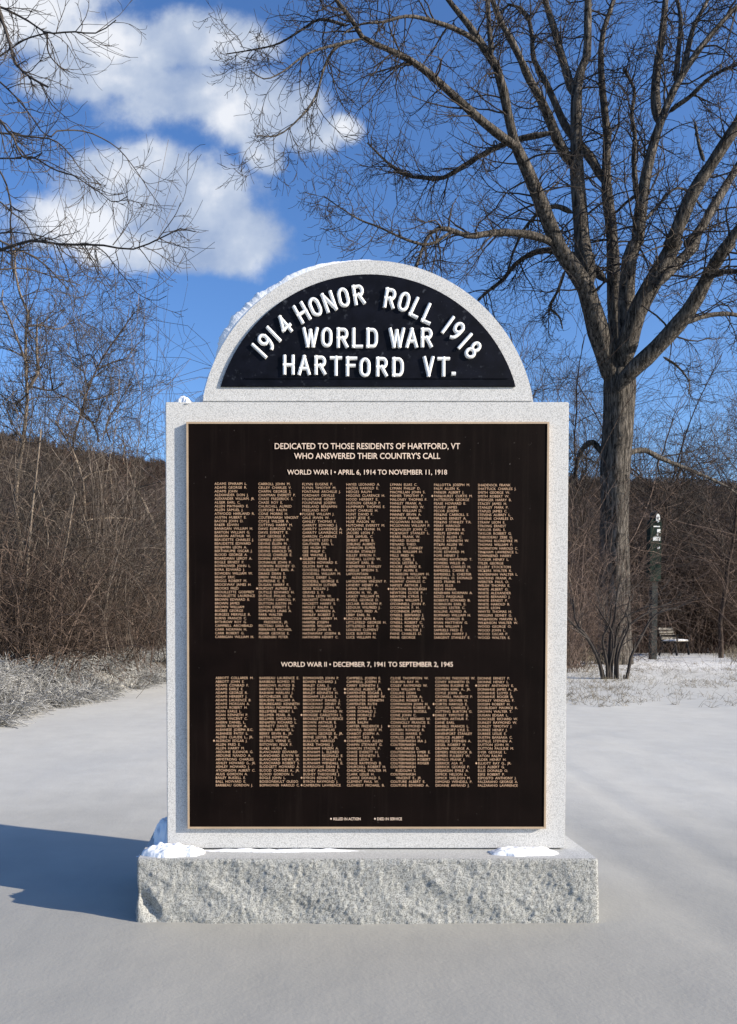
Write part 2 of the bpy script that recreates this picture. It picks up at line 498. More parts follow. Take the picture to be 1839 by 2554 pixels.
def build_base():
    step = 0.005
    fx = np.arange(BX0, BX1 + 1e-6, (BX1 - BX0) / 290)
    sy = np.arange(YB0, YB0 + BASE_D, BASE_D / 40)
    loop, nrm = [], []
    for x in fx[:-1]: loop.append((x, YB0)); nrm.append((0, -1))
    for y in sy: loop.append((BX1, y)); nrm.append((1, 0))
    bxs = np.linspace(BX1, BX0, 60)
    for x in bxs[:-1]: loop.append((x, YB0 + BASE_D)); nrm.append((0, 1))
    for y in sy[::-1]: loop.append((BX0, y + BASE_D / 40)); nrm.append((-1, 0))
    loop = np.array(loop); nrm = np.array(nrm, float)
    ns = nrm + 0.6 * np.roll(nrm, 1, 0) + 0.6 * np.roll(nrm, -1, 0) + 0.3 * np.roll(nrm, 2, 0) + 0.3 * np.roll(nrm, -2, 0)
    ns /= np.linalg.norm(ns, axis=1)[:, None]
    zs = np.concatenate([np.linspace(-0.14, 0.0, 8)[:-1], np.linspace(0.0, ZBT - 0.004, 46), [ZBT]])
    M, N = len(loop), len(zs)
    pts = np.zeros((N, M, 3)); pts[:, :, :2] = loop[None]; pts[:, :, 2] = zs[:, None]
    q = pts.copy()
    big = fbm(q * (5, 5, 7), 3)
    mid = fbm(q * (24, 24, 18) + 3, 3)
    chip = np.abs(fbm(q * (95, 95, 80) + 9, 2))
    sh = q[..., 0:1] * 0 + q                                     # broken planes, slanting
    pl = np.stack([sh[..., 0] * 7 + sh[..., 2] * 9, sh[..., 1] * 7, sh[..., 2] * 6 - sh[..., 0] * 2], -1) + 40
    facet = np.abs(fbm(pl, 2))
    h = (ZBT - pts[:, :, 2]) / ZBT
    rim = np.clip(h / 0.05, 0, 1) ** 0.7
    dc = np.minimum(np.abs(loop[:, 0] - BX0), np.abs(loop[:, 0] - BX1)) + np.minimum(np.abs(loop[:, 1] - YB0), np.abs(loop[:, 1] - YB0 - BASE_D))
    flat = 0.45 + 0.55 * np.clip(dc / 0.05, 0, 1)
    disp = rim * ((0.004 + 0.004 * big + 0.0025 * mid + 0.0055 * (chip - 0.4) + 0.008 * (0.35 - facet)) * flat[None, :] + 0.001) + 0.006 * np.clip(h, 0, 1)
    # broken-out lower left corner
    cx, cz = BX0 + 0.035, 0.055
    d = np.exp(-(((pts[:, :, 0] - cx - (pts[:, :, 2] - cz) * -0.5) / 0.022) ** 2 + ((pts[:, :, 2] - cz) / 0.05) ** 2)) * (pts[:, :, 1] < YB0 + 0.06)
    disp = disp - 0.022 * d
    pts[:, :, :2] += ns[None] * disp[..., None]
    V = pts.reshape(-1, 3)
    F = []
    for r in range(N - 1):
        a = r * M + np.arange(M); b2 = r * M + (np.arange(M) + 1) % M
        F.append(np.stack([a, b2, b2 + M, a + M], 1))
    F = [tuple(int(i) for i in f) for f in np.concatenate(F)]
    F.append(tuple(range((N - 1) * M, N * M)))
    F.append(tuple(reversed(range(M))))
    me = np_mesh('base', V - O, F)
    for p in me.polygons: p.use_smooth = len(p.vertices) == 4
    for p in me.polygons[-2:]: p.use_smooth = False
    me.materials.append(M_ROCK); me.materials.append(M_TOP)
    me.polygons[-2].material_index = 1
    return link('base', me, None, mon)

M_TOP = granite('sawn granite ledge', (0.55, 0.55, 0.53), (0.45, 0.45, 0.43), (0.28, 0.28, 0.27), bump=0.1)
base = build_base()

def gbox(name, lo, hi, mat, parent, bevel=0.0):
    bm = bmesh.new()
    add_box(bm, lo - O, hi - O)
    return bm_obj(name, bm, mat, parent, bevel=bevel)

A_ = np.array
gbox('joint', A_((XC - HW + .012, YF + .012, ZBT)), A_((XC + HW - .012, YF + SLAB_D - .012, ZB)), M_MORTAR, mon)
slab = gbox('slab', A_((XC - HW, YF, ZB)), A_((XC + HW, YF + SLAB_D, ZT)), M_GRAN, mon, bevel=0.0025)

# crest: a segment of a circle
AXC = P(918, 1000, YF + .015)[0]
AY0, AY1 = YF + 0.015, YF + 0.245
AHW = P(1331, 990, AY0)[0] - AXC
AZ0 = ZT + 0.0055
APK = P(918, 649, AY0)[2]
sag = APK - AZ0
ARAD = (AHW ** 2 + sag ** 2) / (2 * sag)
ACZ = APK - ARAD
def arc_pts(r, zlow, n=72, zc=None):
    zc = ACZ if zc is None else zc
    a0 = math.asin((zlow - zc) / r)
    return [(AXC + r * math.cos(a), zc + r * math.sin(a)) for a in np.linspace(a0, math.pi - a0, n)]
def prism(name, outline, y0, y1, mat, parent, bevel=0.0, smooth_rim=True):
    bm = bmesh.new()
    f = [bm.verts.new((x - O[0], y0 - O[1], z - O[2])) for x, z in outline]
    b = [bm.verts.new((x - O[0], y1 - O[1], z - O[2])) for x, z in outline]
    n = len(f)
    bm.faces.new(f); bm.faces.new(list(reversed(b)))
    for i in range(n):
        bm.faces.new((f[i], b[i], b[(i + 1) % n], f[(i + 1) % n]))
    if bevel:
        ed = [e for e in bm.edges if abs(e.verts[0].co.y - e.verts[1].co.y) < 1e-6]
        bmesh.ops.bevel(bm, geom=ed, offset=bevel, segments=2, affect='EDGES')
    return bm_obj(name, bm, mat, parent)
gbox('joint', A_((AXC - AHW + .006, AY0 + .004, ZT)), A_((AXC + AHW - .014, AY1 - .010, AZ0)), M_MORTAR, mon)
crest = prism('crest', arc_pts(ARAD, AZ0), AY0, AY1, M_GRAN, mon, bevel=0.0025)

# black enamel panel with raised white letters
PY_ = AY0 - 0.007
pz0 = P(913, 964, PY_)[2]
prad = P(918, 1076, PY_)[2] * 0 + (P(913, 684, PY_)[2] - ACZ)
panel = prism('lettered_panel', arc_pts(prad, pz0), PY_, AY0, M_BLACK, crest, bevel=0.0015)
bm = bmesh.new()
l0, l1 = P(612, 943.5, PY_), P(1268, 941.0, PY_)
add_box(bm, A_((l0[0], PY_ - .003, l0[2] - .0016)) - O, A_((l1[0], PY_, l0[2] + .0016)) - O)
bm_obj('panel_ledge', bm, M_BLACK, crest)

# ---- raised letters: stroke skeletons with a rounded section
def circ(cx, cy, rx, ry, a0, a1, n=12):
    return [(cx + rx * math.cos(R(a)), cy + ry * math.sin(R(a))) for a in np.linspace(a0, a1, n)]
OV = circ(0, .17, .5, .33, 0, 180, 12) + circ(0, -.17, .5, .33, 180, 360, 12)
GL = {
 'H': [[(-.5, -.5), (-.5, .5)], [(.5, -.5), (.5, .5)], [(-.5, .0), (.5, .0)]],
 'O': [OV + OV[:1]],
 'N': [[(-.5, -.5), (-.5, .5)], [(-.5, .5), (.5, -.5)], [(.5, -.5), (.5, .5)]],
 'R': [[(-.5, -.5), (-.5, .5)], [(-.5, .5), (.05, .5)] + circ(.1, .24, .4, .26, 80, -80, 9) + [(.05, -.02), (-.5, -.02)], [(.0, -.02), (.5, -.5)]],
 'L': [[(-.5, .5), (-.5, -.5)], [(-.5, -.5), (.5, -.5)]],
 'W': [[(-.5, .5), (-.22, -.5)], [(-.22, -.5), (0, .4)], [(0, .4), (.22, -.5)], [(.22, -.5), (.5, .5)]],
 'D': [[(-.5, -.5), (-.5, .5)], [(-.5, .5), (0, .5)] + circ(.05, .1, .45, .4, 80, 0, 6) + circ(.05, -.1, .45, .4, 0, -80, 6) + [(0, -.5), (-.5, -.5)]],
 'A': [[(-.5, -.5), (0, .5)], [(0, .5), (.5, -.5)], [(-.3, -.2), (.3, -.2)]],
 'T': [[(-.5, .5), (.5, .5)], [(0, .5), (0, -.5)]],
 'F': [[(-.5, .5), (-.5, -.5)], [(-.5, .5), (.5, .5)], [(-.5, .05), (.3, .05)]],
 'V': [[(-.5, .5), (0, -.5)], [(0, -.5), (.5, .5)]],
 '1': [[(0, .5), (0, -.5)]],
 '9': [circ(0, .22, .5, .28, -90, 270, 20), circ(-.05, .2, .55, .70, 5, -85, 12)],
 '4': [[(.25, -.5), (.25, .5)], [(.25, .5), (-.5, -.2)], [(-.5, -.2), (.55, -.2)]],
 '8': [circ(0, .25, .42, .25, -90, 270, 20), circ(0, -.25, .5, .25, 90, 450, 20)],
 '.': [[(-.02, 0), (.02, 0)]],
}
def stroke(V, F, pts, hw, th):
    """a rounded raised bar along pts (x, z); its section is a half ellipse with steep sides"""
    pts = [A_(p, float) for p in pts]
    prof = [(-1, 0), (-1, .45), (-.72, .85), (-.25, 1), (.25, 1), (.72, .85), (1, .45), (1, 0)]
    closed = np.linalg.norm(pts[0] - pts[-1]) < 1e-6
    n = len(pts); k = len(prof); b0 = len(V)
    for i, p in enumerate(pts):
        if closed: t = pts[(i + 1) % (n - 1)] - pts[(i - 1) % (n - 1)]
        else: t = pts[min(i + 1, n - 1)] - pts[max(i - 1, 0)]
        t = t / np.linalg.norm(t); s = A_((-t[1], t[0]))
        e = 0.0
        if not closed and i == 0: p = p - t * hw
        if not closed and i == n - 1: p = p + t * hw
        for a, c in prof:
            w = p + s * hw * a
            V.append((w[0], -th * c, w[1]))
    for i in range(n - 1):
        for j in range(k - 1):
            a = b0 + i * k + j
            F.append((a, a + k, a + k + 1, a + 1))
    if not closed:
        F.append(tuple(b0 + j for j in range(k)))
        F.append(tuple(b0 + (n - 1) * k + j for j in reversed(range(k))))

def letter(ch, px, py, w, h, rot, tone_jit=0):
    c = P(px, py, PY_)
    s = (PY_) / FOC                                  # metres per photograph pixel here
    hw = 4.1 * s
    W_, H_ = max(0.0, w * s - 2 * hw), h * s - 2 * hw
    if ch == '.': W_, H_ = 0.02, 0.02
    V, F = [], []
    for k, st in enumerate(GL[ch]):
        stroke(V, F, [(x * W_, z * H_) for x, z in st], hw * (1.15 if ch == '.' else 1), 0.0085 + 0.0002 * k)
    ca, sa = math.cos(R(rot)), math.sin(R(rot))
    V = [(x * ca - z * sa + c[0] - O[0], y + PY_ - O[1], x * sa + z * ca + c[2] - O[2]) for x, y, z in V]
    me = np_mesh('letter', A_(V), F, smooth=False)
    link('letter', me, M_WHITE, panel)

Z1 = lambda x, y: (600 + x / 5.103, 690 + y / 5.103)
Z2 = lambda x, y: (920 + x / 5.103, 690 + y / 5.103)
for ch, (px, py), w, h, rot in [
    ('1', Z1(240, 950), 9, 49, 47), ('9', Z1(325, 840), 27, 49, 46), ('1', Z1(425, 735), 9, 49, 44), ('4', Z1(556, 622), 27, 49, 41),
    ('H', Z1(783, 465), 29, 49, 29.5), ('O', Z1(950, 390), 28, 49, 24), ('N', Z1(1128, 327), 29, 49, 19), ('O', Z1(1310, 270), 28, 49, 12.5), ('R', Z1(1503, 235), 28, 49, 9.5),
    ('R', Z2(268, 281), 28, 49, -8.5), ('O', Z2(446, 325), 28, 49, -14), ('L', Z2(608, 405), 25, 49, -25), ('L', Z2(765, 482), 25, 49, -24),
    ('1', Z2(1005, 618), 9, 49, -36), ('9', Z2(1117, 695), 27, 49, -39), ('1', Z2(1222, 825), 9, 49, -42), ('8', Z2(1325, 938), 28, 49, -43),
    ('W', Z1(890, 780), 40, 48, 0), ('O', Z1(1097, 777), 28, 49, 0), ('R', Z1(1297, 783), 29, 49, 0), ('L', Z1(1488, 787), 27, 49, 0), ('D', (928, 844), 29, 49, 0),
    ('W', Z2(355, 785), 40, 48, 0), ('A', Z2(545, 785), 31, 48, 0), ('R', Z2(735, 781), 29, 48, 0),
    ('H', Z1(615, 1128), 29, 48, 0), ('A', Z1(810, 1132), 32, 48, 0), ('R', Z1(1015, 1132), 29, 47, 0), ('T', Z1(1215, 1142), 30, 48, 0), ('F', Z1(1412, 1147), 28, 48, 0),
    ('O', (910, 917), 28, 48, 0), ('R', Z2(165, 1152), 29, 48, 0), ('D', Z2(370, 1156), 29, 48, 0), ('V', Z2(760, 1150), 28, 49, 0), ('T', Z2(950, 1152), 31, 48, 0), ('.', Z2(1077, 1240), 9, 9, 0)]:
    letter(ch, px, py, w, h, rot)

# ---- bronze plaque
TP = 0.017
YP = YF - TP
p0, p1 = P(465, 1052, YP), P(1362, 2067, YP)
bm = bmesh.new()
rw = 0.0062
add_box(bm, A_((p0[0] + rw, YP + .003, p1[2] + rw)) - O, A_((p1[0] - rw, YF, p0[2] - rw)) - O)
plaque = bm_obj('plaque', bm, M_BRONZE, slab)
bm = bmesh.new()
for lo, hi in (((p0[0], p0[2] - rw), (p1[0], p0[2])), ((p0[0], p1[2]), (p1[0], p1[2] + rw)),
               ((p0[0], p1[2] + rw), (p0[0] + rw, p0[2] - rw)), ((p1[0] - rw, p1[2] + rw), (p1[0], p0[2] - rw))):
    add_box(bm, A_((lo[0], YP, lo[1])) - O, A_((hi[0], YF, hi[1])) - O)
bm_obj('plaque_rim', bm, M_RIM, slab)
YT = YP + 0.003

fcu = bpy.data.curves.new('glyphs', 'FONT')
fob = bpy.data.objects.new('glyphs', fcu)
S.collection.objects.link(fob)
fcu.resolution_u = 3
def text_arrays(s, offset=0.0, extrude=0.0):
    fcu.body = s
    fcu.offset = offset
    fcu.extrude = extrude
    dg = bpy.context.evaluated_depsgraph_get()
    dg.update()
    me = bpy.data.meshes.new_from_object(fob.evaluated_get(dg))
    V = np.zeros(len(me.vertices) * 3, np.float32); me.vertices.foreach_get('co', V)
    F = [tuple(p.vertices) for p in me.polygons]
    bpy.data.meshes.remove(me)
    return V.reshape(-1, 3), F
CAP = 0.729
def place_text(VS, FS, s, px, py, cap, width=None, xs=None, centre=False, offset=0.012, ext=0.0012):
    """add the text s with its left end (or centre) at px and its middle at py; cap height and width in photograph pixels"""
    sc = YT / FOC
    em = cap * sc / CAP
    V, F = text_arrays(s, offset, ext / em)
    if not len(V): return
    x0, x1 = V[:, 0].min(), V[:, 0].max()
    k = xs if xs else width * sc / ((x1 - x0) * em)
    if xs and width: k = min(k, width * sc / ((x1 - x0) * em))
    c = P(px, py, YT)
    X = (V[:, 0] - (0.5 * (x0 + x1) if centre else x0)) * em * k + c[0] - O[0]
    Z = (V[:, 1] - CAP / 2) * em + c[2] - O[2]
    Y = YT - O[1] - V[:, 2] * em - ext
    b = sum(len(v) for v in VS)
    VS.append(np.stack([X, Y, Z], 1))
    FS.extend(tuple(i + b for i in reversed(f)) for f in F)
def text_obj(name, VS, FS, mat, parent):
    me = np_mesh(name, np.concatenate(VS), FS, smooth=False)
    return link(name, me, mat, parent)
def diamond(VS, FS, px, py, r):
    c = P(px, py, YT) - O; s = r * YT / FOC; b = sum(len(v) for v in VS)
    y0, y1 = c[1], c[1] - .0012
    q = [(c[0] - s * .8, c[2]), (c[0], c[2] - s), (c[0] + s * .8, c[2]), (c[0], c[2] + s)]
    VS.append(A_([(x, y1, z) for x, z in q] + [(x, y0, z) for x, z in q]))
    FS.append((b, b + 1, b + 2, b + 3))
    for i in range(4): FS.append((b + i, b + 4 + i, b + 4 + (i + 1) % 4, b + (i + 1) % 4))

for s, x0, x1, y, cap in (('DEDICATED TO THOSE RESIDENTS OF HARTFORD, VT', 687, 1146, 1112.5, 15),
                          ("WHO ANSWERED THEIR COUNTRY'S CALL", 735, 1097, 1137, 15),
                          ('WORLD WAR I \u2022 APRIL 6, 1914 TO NOVEMBER 11, 1918', 718, 1114, 1177.5, 12.5),
                          ('WORLD WAR II \u2022 DECEMBER 7, 1941 TO SEPTEMBER 2, 1945', 701, 1130, 1656.5, 12.5)):
    VS, FS = [], []
    place_text(VS, FS, s, (x0 + x1) / 2, y, cap, width=x1 - x0, centre=True, offset=0.008)
    text_obj('heading', VS, FS, M_HEADGOLD, plaque)
for s, xd, x, w_ in (('KILLED IN ACTION', 826, 832, 68), ('DIED IN SERVICE', 935.5, 941, 62)):
    VS, FS = [], []
    diamond(VS, FS, xd, 2042, 3)
    place_text(VS, FS, s, x, 2042, 7.0, width=w_, offset=0.004)
    text_obj('footnote_lettering', VS, FS, M_HEADGOLD, plaque)

# the two rolls; a leading * is the diamond mark, a leading > an indented second line
ROLL_1 = ['''ADAMS EPHRAIM L.|ADAMS GEORGE R.|ADAMS JOHN|ALEXANDER DON J.|ALEXANDER WILLIAM, JR.|ALGER EARL C.|ALLEN MAYNARD E.|ALLEN SAMUEL J.|ATWOOD HARLAND R.|AUSTIN HUBERT E.|BACON JOHN D.|BAKER EDWIN|BANAGAN WILLIAM H.|BARTON WILLIAM G.|BEARON ARTHUR W.|BEAUDETTE CHARLES J.|BEAUDETTE EDWARD|BENJAMIN LEON A.|BERTHIAUME OSCAR J.|BLOOD GEORGE A.|BOARDMAN LEROY A.|BOGLE ERNEST P.|BOMHOWER JOHN L.|BORA EDWARD J.|BOWDEN WILLIAM W.|BRADY ERIC|BRIGGS ROBERT M.|BROCKWAY JAMES H.|BROOKS FRED|BROUILLETTE GODFREY|BROUILLETTE LAURENCE|BROWN EDWARD E.|BROWN JAMES|BROWN WILLIAM|BUGBEE GEORGE|BURGESS MERVILLE R.|BURNS FRANCIS C.|BYTHROW ROY G.|CAMPBELL ARCHIBALD|CARR NORMAN H.|CARR ROBERT G.|CARRIGAN WILLIAM H.''',
'''CARROLL JOHN M.|CELLEY CHARLES V.|CHAPIN GEORGE S.|CHAPMAN EVERETT P.|CHASE FREDERICK S.|CHASE ROY E.|CHURCHILL ALFRED|CLIFFORD RALPH|CONE MORRIS H.|COUTERMARSH VINCENT|COYLE WILDER R.|CUTTING HARRY M.|DAVIS ELBRIDGE N.|DAVIS EVERETT E.|DAY GEORGE F.|DEMERS JOSEPH P.|DEVINS ELLEN M.|DEVINS GEORGE J.|DEVINS HAROLD M.|DODGE CHARLES E.|DOMIN ARTHUR|DONAHUE JOHN P.|DORWIN RODNEY O.|DOUBLEDAY EARL A.|DRAKE DEAN S.|DREW WILLIS D.|DUFRESNE C. E.|DUGAN HARRY F.|*DUPONT ALFRED J.|DUTILLE EDWARD H.|DUTILLE PHILIAS O.|DUTTON CARROLL P.|DUTTON JUSTIN M.|EATON EVERETT J.|EDMUNDS LINAS A.|FARR WALTER|FARRINGTON|>FREDERICK, JR.|FECTEAU SARA A.|FERRANTE MICHAEL|FISHER GEORGE E.|FLORENSKI PETER''',
'''FLYNN EUGENE P.|FLYNN TIMOTHY M.|FONTAINE ARCHILLE J.|FORDHAM ORVILLE|FOUNTAINE HENRY|FOUNTAINE JOSEPH|FREELAND BENJAMIN|FREELAND ROY|*FUGERE WILLIAM J.|GALE IRWIN W.|GANLEY THOMAS F.|GARRITY EDWARD J.|GARRITY LAWRENCE A.|GARRITY LAWRENCE H.|GARRON CLARENCE|GAUDETTE LEO J.|GAUTHIER EARL L.|GEE HUGH M.|GEE PHILIP C.|GEE WAYNE J.|*GILBERT MARK J.|GILSON HOWARD E.|GILSON RAY H.|GOODSILL FRANK A.|GOODSILL WILLIAM M.|GOING DERBY L.|GOODELL GEORGE E.|GOODRICH LUTHER|GOSS ROLLIN J.|GRAVES S. F.|GUSHA LEON W.|HACKETT CHARLES P.|HACKETT HARRY S.|HADLEY RALPH G.|HAMEL WARREN A.|HANLEY ROBERT J.|HARFORD HARRY H.|HARPER JOSEPH|HARPER WILLIAM|HARVEY JOHN R.|HATHAWAY JOSEPH B.|HATHORN HENRY C.''',
'''HAYES LEONARD A.|HAZEN HAROLD E.|HEDGES RALPH|HIGGINS CLARENCE H.|HOOD HERBERT E.|HUDSON GERALD P.|HUMPHREY THOMAS E.|HUNT CHARLES H.|HUNT DAVID F.|HUNT JESSE E.|HUSE MASON W.|HUTCHINS EVERETT M.|JACKSON FRANK N.|JACOBS LEON F.|JEBB SAMUEL C.|JEMERY JAMES B.|JOBLING AUBREY|JOHNSON ELMER|KASUBA STANLEY|KELLEY BYRON F.|KENDALL LLOYD W.|KNIGHT EARL B.|KSEMIEMSKI STANLEY|LABELLE SIMEON S.|LAFOUNTAIN|>ALEXANDER J.|LAFOUNTAIN VINCENT P.|LANDRY HENRY A.|LAPAN SAMUEL|LARSON H. W., JR.|LASKEY WILLIAM M.|LAVELL GEORGE D.|LECLAIR RUDOLPH P.|LEDOUX WILFRED J.|LEONARD FRED A.|LIBBY EARL N.|*LINCOLN ADN R.|LITTLEFIELD GEORGE H.|LITTLEFIELD ROY E.|LOUANIS CLEMENT|LUCE BURTON H.|LUCE WILLIAM N.''',
'''LYMAN ELIAS C.|LYMAN PHILLIP D.|MACMILLAN JOHN S.|MAHER TIMOTHY P.|MALONEY THOMAS F.|MANLEY FRANK A.|MANN EDWARD W.|MANN WILLIAM D.|MANNEY ERVIN A.|MATHIEW FRANK|MCGOWAN ROGER H.|MCGOWAN WILLIAM P.|MCKINGSLEY JOHN C.|MCKNIGHT STANLEY L.|MEARS FRANK W.|MENARD EUGENE|MENARD THEO.|MILLER H. STANLEY|MILLER WILLIAM H.|MILLS FRED H.|MOCK CARL J.|MOCK LESTER L.|MOORE ALFRED E.|MOREY ALVIN E.|MORRISON WILLIAM H.|MUNSELL ROSCOE W.|MURPHY CHARLES C.|NAPSEY ARTHUR J.|*NEWTON BRADLEIGH|NEWTON CLYDE P.|NEWTON CYRUS J.|O'BRIEN WILLIAM J.|O'CONNELL JOHN P.|O'CONNOR F. H.|O'CONNOR JAMES|O'NEILL BERNARD J.|O'NEILL EDMUND H.|O'NEILL ROBERT C.|O'NEILL VINCENT T.|O'NEILL WALTER J.|PAINE CHARLES D.|PAINE GEORGE''',
'''PALLOTTA JOSEPH M.|PALM ALLEN K.|PARKER ALBERT J.|*PARKHURST CURTIS M.|PATTERSON GEORGE|PEASE HOWARD E.|PEAVEY JAMES|PECOR JOSEPH|PERKINS CARROLL S.|PERKINS ERNEST A.|PERKINS STANLEY T.R.|PERRY HAROLD|PERRY STEPHEN K.|PHELPS EDWIN H.|PIERCE ALLEN C.|PIERCE KENNETH W.|PITKIN ALLEN W.|POLLARD JOE|POPE EDWARD M.|POPE HENRY J.|POWERS RAYMOND T.|POWERS WILLIS A.|PRESTON CHARLES H.|RAMSDELL CARRIE E.|RAMSDELL S. CHESTER|RANDALL O. DONALD|REED FRANK H.|REEVE ELLIS|REEVE MARIA|RENEHAN NORMAN A.|RIZZO PASQUALE|ROBERTS EDWARD B.|ROBINSON EARL E.|ROGERS LESTER C.|ROLLINS ALFRED A.|ROMANO WILLIAM H.|RYAN CHARLES B.|RYAN MATTHEW G.|RYAN WILLIAM J.|SAMUELS FRED E.|SANBORN HARRY J.|SARGENT STANLEY E.''',
'''SHADDOCK FRANK|SHATTUCK CHARLES J.|SMITH GEORGE W.|SMITH ROBERT W.|SPRINGER HARRY B.|STACEY JAMES H.|STANLEY MARK P.|STAPLES JAMES C.|STEVENS AUBREY L.|STEVENS CHARLES D.|STRAW LEON E.|STRONG ERNEST|TAYLOR EARL S.|TAYLOR ROBERT G.|THIBODEAU ZEBE G.|THOMAS KLONDYKE M.|THOMAS WILLIAM P.|THORNTON HAROLD C.|TINKHAM LAWRENCE L.|TOWNSEND HARRY|TUCKER HENRY L.|TYLER GEORGE|ULLERY STOCKTON|VICKERS WALTER K.|WATERMAN WALTER L.|WATKINS FRANK A.|WEBSTER PAUL O.|WELSH THOMAS E.|WHITE ALBERT G.|WHITE ALEXANDER|WHITE BERNARD J.|WHITE ERNEST P.|WHITE HAROLD B.|WHITE LEON|WHYTE THOMAS H.|WIGGINS SIDNEY G.|WILKINSON MARVIN S.|WILKINSON WALTER W.|WOOD GEORGE O.|WOOD JOHN L.|WOOD OSCAR P.|WOOD WALTER E.''']
